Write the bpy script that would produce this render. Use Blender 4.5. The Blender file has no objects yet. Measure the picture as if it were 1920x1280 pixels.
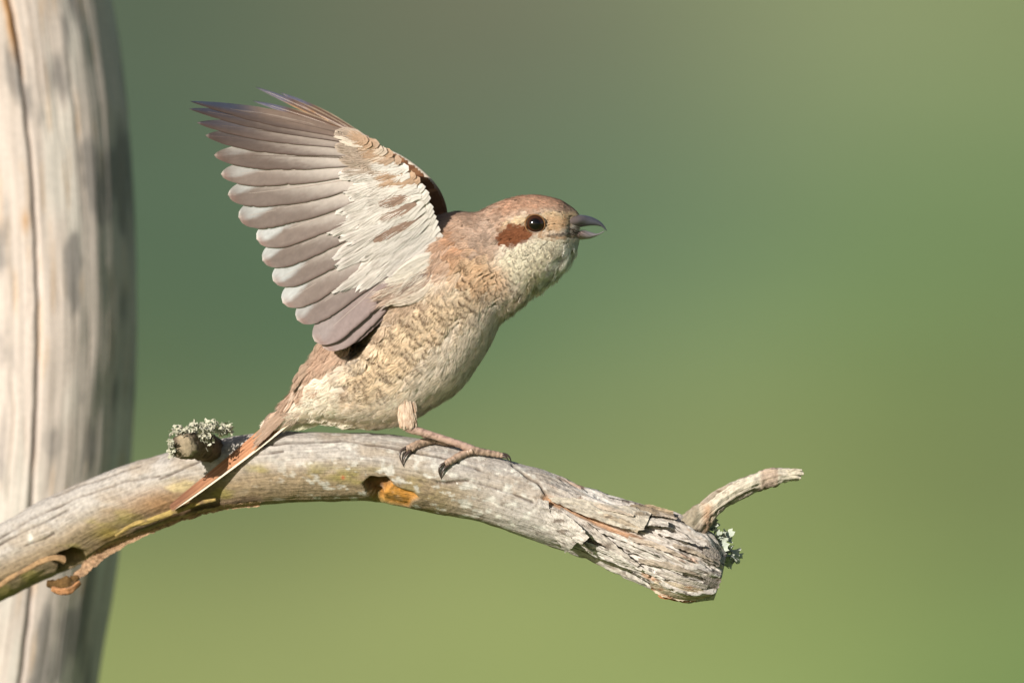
import bpy, math
import numpy as np
from mathutils import Vector

rng = np.random.default_rng(7)
scene = bpy.context.scene
COL = scene.collection

# ------------------------------------------------------------------ camera, sky, sun
S = 0.346 / 1920.0          # metres per photo pixel at the bird's distance
D = 5.0                     # camera to bird
H = 1.6                     # height of the lens above the meadow at the tree's foot
cam_d = bpy.data.cameras.new('camera')
cam = bpy.data.objects.new('camera', cam_d); COL.objects.link(cam)
cam.location = (0, -D, H); cam.rotation_euler = (math.radians(90), 0, 0)
cam_d.sensor_width = 36.0
cam_d.lens = 36.0 * D / 0.346
cam_d.clip_start = 0.1; cam_d.clip_end = 6000
cam_d.dof.use_dof = True
cam_d.dof.focus_distance = D - 0.014
cam_d.dof.aperture_fstop = 7.4
scene.camera = cam

SUN = np.array([-0.56, -0.77, 0.36]); SUN /= np.linalg.norm(SUN)
world = bpy.data.worlds.new('World'); scene.world = world
world.use_nodes = True
wn = world.node_tree.nodes; wl = world.node_tree.links
bg = wn.get('Background') or wn.new('ShaderNodeBackground')
sky = wn.new('ShaderNodeTexSky'); sky.sky_type = 'NISHITA'; sky.sun_disc = False
sky.sun_elevation = math.asin(SUN[2]); sky.sun_rotation = math.atan2(SUN[0], SUN[1])
wl.new(sky.outputs[0], bg.inputs[0]); bg.inputs[1].default_value = 0.055
sun_d = bpy.data.lights.new('sun', 'SUN'); sun_d.energy = 5.0; sun_d.angle = math.radians(0.55)
sun_d.color = (1.0, 0.945, 0.86)
sun = bpy.data.objects.new('sun', sun_d); COL.objects.link(sun)
sun.rotation_euler = Vector(SUN).to_track_quat('Z', 'Y').to_euler()
sun.location = (-3, -3, 6)
scene.view_settings.view_transform = 'Standard'
scene.view_settings.look = 'None'
scene.view_settings.exposure = 0.38
scene.view_settings.gamma = 1.0
scene.render.engine = 'CYCLES'
scene.cycles.use_denoising = True
scene.cycles.max_bounces = 6

# ------------------------------------------------------------------ helpers
def P(px, py, y=0.0):
    """photo pixel at depth y (m behind the bird's plane) -> world point"""
    px = np.asarray(px, float); py = np.asarray(py, float); y = np.asarray(y, float)
    k = (D + y) / D
    px, py, k, y = np.broadcast_arrays(px, py, k, y)
    return np.stack([(px - 960) * S * k, y, H + (640 - py) * S * k], -1)

def lin(c):
    c = np.asarray(c, float) / 255.0
    return np.where(c <= 0.04045, c / 12.92, ((c + 0.055) / 1.055) ** 2.4)

def sstep(a, b, x):
    t = np.clip((x - a) / (b - a), 0, 1)
    return t * t * (3 - 2 * t)

def vnoise(p):
    p = np.asarray(p, float)
    i = np.floor(p).astype(np.int64); f = p - i
    u = f * f * f * (f * (f * 6 - 15) + 10)
    def h(dx, dy, dz):
        n = (i[..., 0] + dx) * 374761393 + (i[..., 1] + dy) * 668265263 + (i[..., 2] + dz) * 1274126177
        n = (n ^ (n >> 13)) * 1274126177
        n &= 0xffffffff
        n = (n ^ (n >> 16)) & 0xffffff
        return n / float(0xffffff)
    r = 0
    for dx in (0, 1):
        for dy in (0, 1):
            for dz in (0, 1):
                w = (u[..., 0] if dx else 1 - u[..., 0]) * (u[..., 1] if dy else 1 - u[..., 1]) * (u[..., 2] if dz else 1 - u[..., 2])
                r = r + w * h(dx, dy, dz)
    return r * 2 - 1

def fbm(p, o=4, g=0.5):
    p = np.asarray(p, float); r = 0; a = 1; t = 0
    for k in range(o):
        r = r + a * vnoise(p * 2 ** k + 17.3 * k); t += a; a *= g
    return r / t

def n3(x, y, z):
    x, y, z = np.broadcast_arrays(x, y, z)
    return np.stack([x, y, z], -1)

def crom(pts, n):
    """Catmull-Rom through rows of pts, n samples"""
    pts = np.asarray(pts, float); m = len(pts)
    t = np.linspace(0, m - 1, n); i = np.minimum(t.astype(int), m - 2); f = (t - i)[:, None]
    ext = np.vstack([2 * pts[0] - pts[1], pts, 2 * pts[-1] - pts[-2]])
    a, b, c, d = ext[i], ext[i + 1], ext[i + 2], ext[i + 3]
    return 0.5 * (2 * b + (c - a) * f + (2 * a - 5 * b + 4 * c - d) * f ** 2 + (3 * b - a - 3 * c + d) * f ** 3)

def unit(v):
    return v / np.maximum(np.linalg.norm(v, axis=-1, keepdims=True), 1e-12)

def inpoly(px, py, poly):
    poly = np.asarray(poly, float)
    inside = np.zeros(px.shape, bool); dist = np.full(px.shape, 1e9)
    m = len(poly)
    for k in range(m):
        x0, y0 = poly[k]; x1, y1 = poly[(k + 1) % m]
        c = ((y0 > py) != (y1 > py)) & (px < (x1 - x0) * (py - y0) / (y1 - y0 + 1e-12) + x0)
        inside ^= c
        ex, ey = x1 - x0, y1 - y0
        t = np.clip(((px - x0) * ex + (py - y0) * ey) / (ex * ex + ey * ey + 1e-12), 0, 1)
        dist = np.minimum(dist, np.hypot(px - x0 - t * ex, py - y0 - t * ey))
    return np.where(inside, dist, -dist)

def pmask(px, py, poly, soft):
    return sstep(-soft, soft, inpoly(px, py, poly))

def polydist(px, py, line):
    d = np.full(np.shape(px), 1e9)
    for (x0, y0), (x1, y1) in zip(line[:-1], line[1:]):
        ex, ey = x1 - x0, y1 - y0
        t = np.clip(((px - x0) * ex + (py - y0) * ey) / (ex * ex + ey * ey + 1e-12), 0, 1)
        d = np.minimum(d, np.hypot(px - x0 - t * ex, py - y0 - t * ey))
    return d

def mixc(c, d, m):
    return c * (1 - m[..., None]) + np.asarray(d) * m[..., None]

def empty(name, loc, label=None, cat=None, parent=None):
    o = bpy.data.objects.new(name, None); COL.objects.link(o)
    o.empty_display_size = 0.02
    o.location = tuple(loc)
    if label: o['label'] = label; o['category'] = cat
    if parent is not None: o.parent = parent
    return o

def world_loc(o):
    v = np.zeros(3)
    while o is not None:
        v += np.array(o.location); o = o.parent
    return v

def mesh(name, verts, faces, mat, parent=None, col=None, uv=None, smooth=True):
    """faces: array (n,4) or (n,3) or list of arrays; verts in world space; parents are only translated"""
    verts = np.asarray(verts, np.float64).reshape(-1, 3)
    off = world_loc(parent) if parent is not None else np.zeros(3)
    v = (verts - off).astype(np.float32)
    if not isinstance(faces, list): faces = [np.asarray(faces)]
    faces = [np.asarray(f, np.int32) for f in faces if len(f)]
    me = bpy.data.meshes.new(name)
    nl = sum(f.size for f in faces); npoly = sum(len(f) for f in faces)
    me.vertices.add(len(v)); me.vertices.foreach_set('co', v.ravel())
    me.loops.add(nl); me.polygons.add(npoly)
    li = np.concatenate([f.ravel() for f in faces])
    tot = np.concatenate([np.full(len(f), f.shape[1], np.int32) for f in faces])
    st = np.concatenate([[0], np.cumsum(tot)[:-1]]).astype(np.int32)
    me.loops.foreach_set('vertex_index', li)
    me.polygons.foreach_set('loop_start', st)
    me.polygons.foreach_set('loop_total', tot)
    me.polygons.foreach_set('use_smooth', np.full(npoly, smooth, bool))
    if col is not None:
        c = np.ones((len(v), 4), np.float32); c[:, :3] = np.clip(np.asarray(col).reshape(-1, 3), 0.002, 0.95)
        a = me.color_attributes.new('Col', 'FLOAT_COLOR', 'POINT'); a.data.foreach_set('color', c.ravel())
    if uv is not None:
        u = me.uv_layers.new(name='UVMap')
        uvv = np.asarray(uv, np.float32).reshape(-1, 2)[li]
        u.data.foreach_set('uv', uvv.ravel())
    me.update(calc_edges=True); me.validate()
    if isinstance(mat, list):
        for m in mat: me.materials.append(m)
    else: me.materials.append(mat)
    o = bpy.data.objects.new(name, me); COL.objects.link(o)
    if parent is not None: o.parent = parent
    return o

def gridq(n, m, wrap=False, base=0):
    i = np.arange(n - 1)[:, None]; j = np.arange(m if wrap else m - 1)[None, :]
    j2 = (j + 1) % m
    a = i * m + j; b = i * m + j2; c = (i + 1) * m + j2; d = (i + 1) * m + j
    return np.stack([a, b, c, d], -1).reshape(-1, 4) + base

def caps(n, m, base=0):
    """triangle fans to two extra centre verts appended after the grid"""
    c0 = n * m; c1 = c0 + 1; j = np.arange(m); j2 = (j + 1) % m
    f0 = np.stack([np.full(m, c0), j2, j], -1)
    r = (n - 1) * m
    f1 = np.stack([np.full(m, c1), r + j, r + j2], -1)
    return np.vstack([f0, f1]) + base

def tube_grid(pts, rad, sides=16, up=(0, 1, 0)):
    pts = np.asarray(pts, float); n = len(pts); rad = np.broadcast_to(np.asarray(rad, float), (n,))
    t = unit(np.gradient(pts, axis=0))
    a = np.cross(t, np.asarray(up, float)); a = unit(a); b = np.cross(a, t)
    th = np.linspace(0, 2 * np.pi, sides, endpoint=False)
    return pts[:, None] + rad[:, None, None] * (a[:, None] * np.cos(th)[None, :, None] + b[:, None] * np.sin(th)[None, :, None])

def closed(name, G, mat, parent, colf=None, uv=False, smooth=True):
    n, m, _ = G.shape
    V = np.vstack([G.reshape(-1, 3), G[0].mean(0), G[-1].mean(0)])
    col = None
    if colf is not None: col = colf(V) if callable(colf) else np.broadcast_to(colf, V.shape)
    uvv = None
    if uv:
        L = np.concatenate([[0], np.cumsum(np.linalg.norm(np.diff(G.mean(1), axis=0), axis=1))])
        r = np.linalg.norm(G - G.mean(1, keepdims=True), axis=2).mean()
        A = np.abs(np.linspace(-1, 1, m, endpoint=False)) * np.pi * r * 2
        uvv = np.stack([np.repeat(L, m), np.tile(A, n)], -1)
        uvv = np.vstack([uvv, uvv[0], uvv[-1]])
    return mesh(name, V, [gridq(n, m, True), caps(n, m)], mat, parent, col, uvv, smooth)

# ------------------------------------------------------------------ materials
def newmat(name):
    m = bpy.data.materials.new(name); m.use_nodes = True
    nt = m.node_tree; b = nt.nodes['Principled BSDF']
    return m, nt, b

def plumage_mat(name, rough=0.75, spec=0.25, transl=0.25, scale=900.0, bump=0.25):
    m, nt, b = newmat(name)
    at = nt.nodes.new('ShaderNodeAttribute'); at.attribute_name = 'Col'
    tc = nt.nodes.new('ShaderNodeTexCoord')
    nz = nt.nodes.new('ShaderNodeTexNoise'); nz.inputs['Scale'].default_value = scale; nz.inputs['Detail'].default_value = 3
    nt.links.new(tc.outputs['Object'], nz.inputs['Vector'])
    mr = nt.nodes.new('ShaderNodeMapRange'); mr.inputs[3].default_value = 0.86; mr.inputs[4].default_value = 1.12
    nt.links.new(nz.outputs['Fac'], mr.inputs[0])
    mx = nt.nodes.new('ShaderNodeVectorMath'); mx.operation = 'SCALE'
    nt.links.new(at.outputs['Color'], mx.inputs[0]); nt.links.new(mr.outputs[0], mx.inputs['Scale'])
    nt.links.new(mx.outputs[0], b.inputs['Base Color'])
    b.inputs['Roughness'].default_value = rough
    b.inputs['Specular IOR Level'].default_value = spec
    bp = nt.nodes.new('ShaderNodeBump'); bp.inputs['Strength'].default_value = bump; bp.inputs['Distance'].default_value = 0.0003
    nt.links.new(nz.outputs['Fac'], bp.inputs['Height']); nt.links.new(bp.outputs[0], b.inputs['Normal'])
    if transl > 0:
        tr = nt.nodes.new('ShaderNodeBsdfTranslucent'); ms = nt.nodes.new('ShaderNodeMixShader')
        nt.links.new(mx.outputs[0], tr.inputs['Color'])
        ms.inputs[0].default_value = transl
        nt.links.new(b.outputs[0], ms.inputs[1]); nt.links.new(tr.outputs[0], ms.inputs[2])
        nt.links.new(ms.outputs[0], nt.nodes['Material Output'].inputs['Surface'])
    return m

def wood_mat(name, along=90.0, across=1500.0, bump=0.6, dist=0.0006, lo=0.62, hi=1.25, rough=0.85):
    m, nt, b = newmat(name)
    at = nt.nodes.new('ShaderNodeAttribute'); at.attribute_name = 'Col'
    uv = nt.nodes.new('ShaderNodeUVMap'); uv.uv_map = 'UVMap'
    mp = nt.nodes.new('ShaderNodeMapping'); mp.inputs['Scale'].default_value = (along, across, 1)
    nt.links.new(uv.outputs[0], mp.inputs['Vector'])
    nz = nt.nodes.new('ShaderNodeTexNoise'); nz.inputs['Scale'].default_value = 1.0; nz.inputs['Detail'].default_value = 6; nz.inputs['Roughness'].default_value = 0.62
    nz.inputs['Distortion'].default_value = 0.4
    nt.links.new(mp.outputs[0], nz.inputs['Vector'])
    tc = nt.nodes.new('ShaderNodeTexCoord')
    n2 = nt.nodes.new('ShaderNodeTexNoise'); n2.inputs['Scale'].default_value = 700; n2.inputs['Detail'].default_value = 5
    nt.links.new(tc.outputs['Object'], n2.inputs['Vector'])
    add = nt.nodes.new('ShaderNodeMath'); add.operation = 'ADD'
    nt.links.new(nz.outputs['Fac'], add.inputs[0]); nt.links.new(n2.outputs['Fac'], add.inputs[1])
    mr = nt.nodes.new('ShaderNodeMapRange'); mr.inputs[1].default_value = 0.7; mr.inputs[2].default_value = 1.3
    mr.inputs[3].default_value = lo; mr.inputs[4].default_value = hi
    nt.links.new(add.outputs[0], mr.inputs[0])
    mx = nt.nodes.new('ShaderNodeVectorMath'); mx.operation = 'SCALE'
    nt.links.new(at.outputs['Color'], mx.inputs[0]); nt.links.new(mr.outputs[0], mx.inputs['Scale'])
    nt.links.new(mx.outputs[0], b.inputs['Base Color'])
    b.inputs['Roughness'].default_value = rough; b.inputs['Specular IOR Level'].default_value = 0.25
    bp = nt.nodes.new('ShaderNodeBump'); bp.inputs['Strength'].default_value = bump; bp.inputs['Distance'].default_value = dist
    nt.links.new(add.outputs[0], bp.inputs['Height']); nt.links.new(bp.outputs[0], b.inputs['Normal'])
    return m

def plain_mat(name, rough=0.5, spec=0.5, scale=600.0, bump=0.2, coat=0.0):
    m = plumage_mat(name, rough, spec, 0.0, scale, bump)
    m.node_tree.nodes['Principled BSDF'].inputs['Coat Weight'].default_value = coat
    return m

M_plume = plumage_mat('plumage', 0.85, 0.12, 0.26, 1400.0, 0.18)
M_flight = plumage_mat('flight_feather', 0.6, 0.3, 0.16, 500.0, 0.15)
M_wood = wood_mat('weathered_wood')
M_trunk = wood_mat('trunk_wood', 14.0, 420.0, 0.22, 0.0005, 0.84, 1.12)
M_lichen = plain_mat('lichen', 0.95, 0.1, 1200.0, 0.5)
M_horn = plain_mat('beak_horn', 0.32, 0.5, 900.0, 0.08)
M_eye = plain_mat('eye_gloss', 0.10, 0.5, 300.0, 0.0, 0.0)
M_leg = plain_mat('leg_skin', 0.45, 0.45, 1500.0, 0.5)

# ------------------------------------------------------------------ meadow hillside
def terrain_z(x, y):
    r = np.clip(y - 40, 0, None)
    z = 0.15 * r * sstep(0, 6, r)
    z = np.where(y > 180, 0.15 * 140 + 6 * (1 - np.exp(-(y - 180) / 80)), z)
    far = 0.35 * fbm(n3(x / 14.0, y / 14.0, 0.0), 3) * sstep(8, 30, np.hypot(x, y)) * sstep(70, 110, y)
    return z + far

xs = np.concatenate([np.linspace(-900, -12, 30)[:-1], np.linspace(-12, 12, 97), np.linspace(12, 900, 30)[1:]])
ys = np.concatenate([np.linspace(-60, 36, 20)[:-1], np.linspace(36, 80, 177), np.linspace(80, 1200, 50)[1:]])
GX, GY = np.meshgrid(xs, ys, indexing='ij')
GZ = terrain_z(GX, GY)
# colour of the herb layer: each entry is a patch of differently coloured growth
k = D / (D + np.maximum(GY, 1)); gpx = GX * k / S + 960; gpy = 640 - (GZ - H) * k / S
PATCH = [
 (300, 60, (92, 108, 84)), (600, 60, (106, 118, 90)), (850, 20, (120, 120, 94)), (1100, 60, (124, 130, 100)), (1400, 60, (140, 150, 106)),
 (1700, 60, (148, 160, 108)), (1880, 60, (140, 156, 98)), (300, 350, (88, 112, 86)), (600, 380, (92, 116, 86)), (900, 300, (106, 124, 96)),
 (1150, 300, (106, 130, 100)), (1450, 300, (128, 148, 104)), (1750, 300, (126, 152, 98)), (1890, 400, (116, 145, 88)), (300, 600, (84, 110, 80)), (600, 600, (88, 120, 84)),
 (1000, 560, (96, 132, 90)), (1300, 480, (110, 142, 98)), (1650, 500, (112, 146, 86)), (1890, 600, (122, 145, 84)), (300, 800, (106, 126, 82)),
 (1100, 780, (138, 154, 94)), (1400, 820, (146, 160, 94)), (1700, 780, (132, 150, 82)), (1880, 860, (124, 138, 80)), (400, 1050, (144, 156, 92)),
 (800, 1050, (150, 160, 94)), (1150, 1150, (148, 162, 92)), (1500, 1100, (138, 156, 84)), (1800, 1000, (128, 144, 82)), (300, 1260, (146, 158, 88)),
 (1000, 1270, (146, 162, 88)), (1500, 1270, (138, 158, 86)), (1880, 1240, (120, 147, 78))]
num = 0; den = 0
for (qx, qy, c) in PATCH:
    w = np.exp(-((gpx - qx) ** 2 + (gpy - qy) ** 2) / (2 * 150.0 ** 2)) + 1e-9
    cl = lin(c); cl = cl * 0.85 + cl.mean() * 0.15
    num = num + w[..., None] * cl; den = den + w
gc = num / den[..., None]
core = sstep(2600, 2000, np.abs(gpx - 960)) * sstep(2200, 1700, np.abs(gpy - 640))
gc = mixc(np.broadcast_to(lin((124, 142, 84)), gc.shape), gc, core)
gc = gc * 0.88 *  (1 + 0.18 * fbm(n3(GX * 1.3, GY * 1.3, 3.0), 3))[..., None]
M_meadow, nt, b = newmat('meadow')
at = nt.nodes.new('ShaderNodeAttribute'); at.attribute_name = 'Col'
tc = nt.nodes.new('ShaderNodeTexCoord'); nz = nt.nodes.new('ShaderNodeTexNoise'); nz.inputs['Scale'].default_value = 9; nz.inputs['Detail'].default_value = 5
nt.links.new(tc.outputs['Object'], nz.inputs['Vector'])
mr = nt.nodes.new('ShaderNodeMapRange'); mr.inputs[3].default_value = 0.6; mr.inputs[4].default_value = 1.4
nt.links.new(nz.outputs['Fac'], mr.inputs[0])
mx = nt.nodes.new('ShaderNodeVectorMath'); mx.operation = 'SCALE'
nt.links.new(at.outputs['Color'], mx.inputs[0]); nt.links.new(mr.outputs[0], mx.inputs['Scale'])
nt.links.new(mx.outputs[0], b.inputs['Base Color']); b.inputs['Roughness'].default_value = 1.0; b.inputs['Specular IOR Level'].default_value = 0.05
meadow = mesh('meadow', np.stack([GX, GY, GZ], -1), gridq(len(xs), len(ys)), M_meadow, None, gc)
meadow['kind'] = 'structure'; meadow['label'] = 'soft blurred green hillside meadow far behind the bird'

# ------------------------------------------------------------------ trunk behind
trunk_root = empty('tree_trunk', P(10, 640 + H / S, 0.19) * np.array([1, 1, 0]),
                   'bare pale grey dead tree trunk with a long vertical crack, standing behind the branch', 'tree trunk')
edge = np.array([(-2600, 150), (-1500, 165), (-700, 185), (-300, 198), (0, 213), (80, 225), (200, 238), (350, 247), (500, 253), (620, 255), (720, 252), (850, 245),
                 (950, 233), (1050, 220), (1150, 205), (1280, 185), (1500, 150), (1900, 105), (2600, 80), (4000, 60), (6000, 50), (8800, 60), (9560, 90)], float)
crack = np.array([(-900, -20), (-300, -4), (0, 16), (130, 40), (300, 58), (450, 68), (600, 71), (750, 68), (880, 62), (1000, 59), (1100, 60), (1180, 50), (1280, 38), (1700, -10)], float)
py = np.concatenate([np.linspace(-2600, -60, 90)[:-1], np.linspace(-60, 1340, 420), np.linspace(1340, 9560, 200)[1:]])
ex = np.interp(py, edge[:, 0], edge[:, 1])
kk = 40; ker = np.hanning(9); ker /= ker.sum()
ex = np.convolve(np.pad(ex, 4, mode='edge'), ker, 'valid')
yc = 0.19; kf = (D + yc) / D
Rpx = 232 * kf
ang = np.concatenate([np.linspace(-0.5 * np.pi - 1.6, -0.5 * np.pi + 1.6, 330), np.linspace(-0.5 * np.pi + 1.6, 1.5 * np.pi - 1.6, 60)[1:-1]])
A, PY = np.meshgrid(ang, py); EX = np.repeat(ex[:, None], len(ang), 1)
Rm = Rpx * S * (1 + 0.0 * A)
rad = Rm + 0.0012 * fbm(n3(np.cos(A) * 2, np.sin(A) * 2, PY / 260.0), 3) + 0.0004 * fbm(n3(A * 9, PY / 420.0, 2.0), 3) + 0.00012 * fbm(n3(A * 40, PY / 300.0, 5.0), 2)
cxw = (EX - 960) * S * kf - Rpx * S
X = cxw + rad * np.cos(A); Y = yc + rad * np.sin(A); Z = H + (640 - PY) * S * kf
spx = X / S * D / (D + Y) + 960
cw = np.interp(PY, crack[:, 0], crack[:, 1]) + 2.0 * fbm(n3(PY / 40.0, 0.0, 1.0), 2)
front = np.sin(A) < 0
groove = np.exp(-((spx - cw) / 3.4) ** 2) * front * (0.75 + 0.35 * fbm(n3(PY / 90.0, 3.0, 1.0), 2))
g2 = 0
for off, amp, wdt in ((-46, 0.25, 2.0), (38, 0.22, 2.0), (95, 0.18, 2.2), (-20, 0.2, 1.6), (62, 0.15, 1.5)):
    g2 = g2 + amp * np.exp(-((spx - cw - off - 9 * fbm(n3(PY / 160.0, off, 1.0), 2)) / wdt) ** 2) * front * sstep(-0.1, 0.4, fbm(n3(PY / 170.0, off, 8.0), 2))
dep = 0.0035 * groove + 0.002 * g2
X = X - dep * np.cos(A); Y = Y - dep * np.sin(A)
tc_ = np.broadcast_to(lin((216, 202, 192)), X.shape + (3,)).copy()
st = fbm(n3(A * 26, PY / 320.0, 4.0), 4)
tc_ = mixc(tc_, lin((182, 168, 158)), 0.55 * sstep(0.05, 0.6, st))
tc_ = mixc(tc_, lin((222, 214, 204)), sstep(0.1, 0.5, fbm(n3(A * 7, PY / 330.0, 9.0), 3)) * 0.8)
tc_ = mixc(tc_, lin((206, 172, 136)), 0.5 * sstep(0.3, 0.62, fbm(n3(A * 20, PY / 110.0, 14.0), 3)))
tc_ = mixc(tc_, lin((142, 136, 132)), 0.85 * sstep(0.0, 0.4, fbm(n3(A * 5, PY / 170.0, 24.0), 4)))
tc_ = mixc(tc_, lin((205, 150, 92)), np.exp(-((spx - cw + 6) / 9.0) ** 2) * front * sstep(140, 60, PY) * sstep(-200, -20, PY))
tc_ = mixc(tc_, lin((196, 150, 100)), 0.7 * np.exp(-((spx - 48) / 8.0) ** 2 - ((PY - 415) / 22.0) ** 2) * front)
tc_ = mixc(tc_, lin((74, 48, 28)), np.clip(groove * 1.2, 0, 1) * 0.95)
tc_ = mixc(tc_, lin((120, 96, 72)), np.clip(g2 * 2, 0, 0.7))
uvt = np.stack([Z, A * Rpx * S], -1)
n_, m_ = X.shape
TV = np.vstack([np.stack([X, Y, Z], -1).reshape(-1, 3), [[X[0].mean(), yc, Z[0, 0] + 0.004]], [[X[-1].mean(), yc, Z[-1, 0] - 0.01]]])
UVT = np.vstack([uvt.reshape(-1, 2), [[0, 0]], [[0, 0]]])
CT = np.vstack([tc_.reshape(-1, 3), tc_[0, :1], tc_[-1, :1]]) * 0.84
mesh('bark_free_trunk', TV, [gridq(n_, m_, True), caps(n_, m_)], M_trunk, trunk_root, CT, UVT)

# ------------------------------------------------------------------ the perch branch
BR = np.array([  # top x,y  bottom x,y  depth
 (-2700, 9500, -2500, 9540, 0.03), (-2480, 7600, -2300, 7640, 0.03), (-2130, 5600, -1960, 5660, 0.035), (-1680, 3900, -1530, 3980, 0.04), (-1180, 2600, -1050, 2700, 0.046), (-780, 1800, -670, 1900, 0.05), (-480, 1372, -390, 1480, 0.054), (-300, 1188, -222, 1302, 0.056), (-180, 1090, -112, 1206, 0.058), (-80, 1022, -20, 1138, 0.056), (10, 976, 66, 1096, 0.050), (78, 937, 128, 1068, 0.044), (150, 902, 192, 1032, 0.038),
 (230, 871, 262, 1003, 0.031), (310, 846, 335, 974, 0.024), (390, 826, 408, 957, 0.018), (470, 813, 480, 948, 0.012), (550, 808, 552, 942, 0.007),
 (630, 808, 626, 940, 0.004), (705, 812, 693, 941, 0.002), (780, 820, 757, 950, 0.001), (850, 833, 822, 963, 0.0), (920, 852, 886, 977, -0.001),
 (985, 873, 946, 995, -0.002), (1045, 893, 1005, 1014, -0.003), (1105, 914, 1062, 1037, -0.004), (1165, 934, 1122, 1062, -0.005),
 (1222, 950, 1172, 1082, -0.006), (1275, 966, 1222, 1104, -0.007), (1318, 990, 1264, 1122, -0.0075), (1343, 1014, 1303, 1125, -0.008), (1362, 1040, 1340, 1119, -0.008)], float)
NB, MB_ = 760, 220
bs = crom(BR, NB)
bt = np.linspace(0, 2 * np.pi, MB_, endpoint=False)      # 0 top, pi/2 towards camera, pi bottom
top = bs[:, 0:2]; bot = bs[:, 2:4]; bcen = (top + bot) / 2; bhalf = (top - bot) / 2
brad = np.linalg.norm(bhalf, axis=1)
def branch_base():
    pxx = bcen[:, 0:1] + bhalf[:, 0:1] * np.cos(bt); pyy = bcen[:, 1:2] + bhalf[:, 1:2] * np.cos(bt)
    yy = bs[:, 4:5] - brad[:, None] * S * np.sin(bt)
    return pxx, pyy, yy
bpx, bpy_, byy = branch_base()
def branch_front(px, py):
    """depth of the branch's near surface at a photo pixel (array in, array out)"""
    px = np.atleast_1d(np.asarray(px, float)); py = np.atleast_1d(np.asarray(py, float)); out = []
    for x, y in zip(px, py):
        t = ((x - bcen[:, 0]) * bhalf[:, 0] + (y - bcen[:, 1]) * bhalf[:, 1]) / brad ** 2
        perp = np.abs((x - bcen[:, 0]) * -bhalf[:, 1] + (y - bcen[:, 1]) * bhalf[:, 0]) / brad
        i = np.argmin(perp + 1000 * (np.abs(t) > 2.0))
        c = np.clip(t[i], -0.98, 0.98)
        out.append(bs[i, 4] - brad[i] * S * math.sqrt(1 - c * c))
    return np.array(out)

# near-side mask and displacement
nearm = sstep(0.0, 0.25, np.sin(bt))[None, :] * np.ones((NB, 1))
arc = np.concatenate([[0], np.cumsum(np.linalg.norm(np.diff(bcen, axis=0), axis=1))]) / 100.0   # in 100 px
U_ = arc[:, None] * np.ones((1, MB_)); ca = np.cos(bt)[None, :] * np.ones((NB, 1)); sa = np.sin(bt)[None, :] * np.ones((NB, 1))
endw = sstep(1000, 1120, bpx)
disp = 5.0 * fbm(n3(ca * 0.9, sa * 0.9, U_ * 0.9), 3) + 1.6 * fbm(n3(ca * 5, sa * 5, U_ * 0.5 + 7), 3) + 1.1 * fbm(n3(ca * 3, sa * 3, U_ * 5), 3)
crk = [[(-60, 1040), (0, 1008), (60, 972), (140, 935), (230, 905), (300, 892)], [(-60, 1050), (0, 1020), (70, 984), (130, 955)],
       [(50, 1022), (78, 1012), (100, 1000)], [(100, 928), (160, 905), (260, 873)], [(300, 898), (380, 862), (410, 836)], [(480, 836), (560, 830), (650, 826), (720, 836), (760, 842)],
       [(480, 852), (530, 846)], [(820, 905), (880, 900)], [(960, 872), (1010, 905), (1030, 935)], [(900, 905), (960, 925), (1000, 940)], [(760, 846), (830, 858), (900, 880)],
       [(-60, 1118), (0, 1092), (50, 1066), (98, 1043)]]
cr = np.zeros_like(bpx)
jx = 2.0 * fbm(n3(bpx / 30, bpy_ / 30, 0.0), 2); jy = 2.0 * fbm(n3(bpx / 30, bpy_ / 30, 9.0), 2)
for ln in crk:
    d = polydist(bpx + jx, bpy_ + jy, ln)
    cr = np.maximum(cr, np.exp(-(d / 2.0) ** 2))
cr *= nearm * (0.55 + 0.7 * sstep(-0.3, 0.3, fbm(n3(bpx / 35, bpy_ / 35, 4.0), 2)))
disp -= 4.5 * cr
# cavity with orange wood
h1 = pmask(bpx + 2 * jx, bpy_ + 2 * jy, [(684, 908), (697, 897), (712, 899), (728, 897), (735, 906), (726, 915), (716, 925), (716, 940), (703, 938), (690, 922)], 4) * nearm
h1b = pmask(bpx + 2 * jx, bpy_ + 2 * jy, [(716, 918), (735, 908), (752, 918), (775, 923), (786, 933), (772, 940), (766, 950), (740, 950), (708, 944)], 3) * nearm
disp -= 24 * h1 + 7 * h1b * (1 - h1)
# cavity at the peeling lower edge
h2 = pmask(bpx + 2 * jx, bpy_ + 2 * jy, [(98, 1050), (112, 1038), (135, 1028), (155, 1034), (158, 1048), (140, 1066), (128, 1085), (106, 1080), (112, 1064)], 4) * nearm
disp -= 44 * h2
groove_l = polydist(bpx, bpy_, [(160, 1052), (210, 1022), (260, 1000), (330, 978), (400, 962), (480, 948)])
disp -= 6 * np.exp(-(groove_l / 6) ** 2) * nearm
# shredded end: terraces that follow the grain
gl = (bpy_ - 900) - 0.42 * (bpx - 1000)
ter = fbm(n3(ca * 3.2, sa * 3.2, U_ * 0.45 + 3), 4) * 3.2
terr = (np.floor(ter * 2.5) + sstep(0.75, 1.0, ter * 2.5 - np.floor(ter * 2.5))) / 2.5
crx = 1 - np.abs(fbm(n3(ca * 6, sa * 6, U_ * 0.8 + 11), 3)) * 2
end_d = 7.5 * terr - 8.0 * sstep(0.84, 0.98, crx) + 2.2 * fbm(n3(ca * 8, sa * 8, U_ * 3.5), 3)
disp = disp * (1 - 0.3 * endw) + endw * end_d
gro = np.exp(-(polydist(bpx + jx, bpy_ + jy, [(1022, 934), (1060, 950), (1105, 968), (1150, 992), (1200, 1012)]) / 7) ** 2) * nearm
disp -= 9 * gro
tipw = sstep(1300, 1356, bpx + 10 * fbm(n3(ca * 3, sa * 3, 1.0), 2))
disp -= tipw * (1 + 16 * fbm(n3(ca * 6, sa * 6, U_ * 2), 3))
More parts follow.
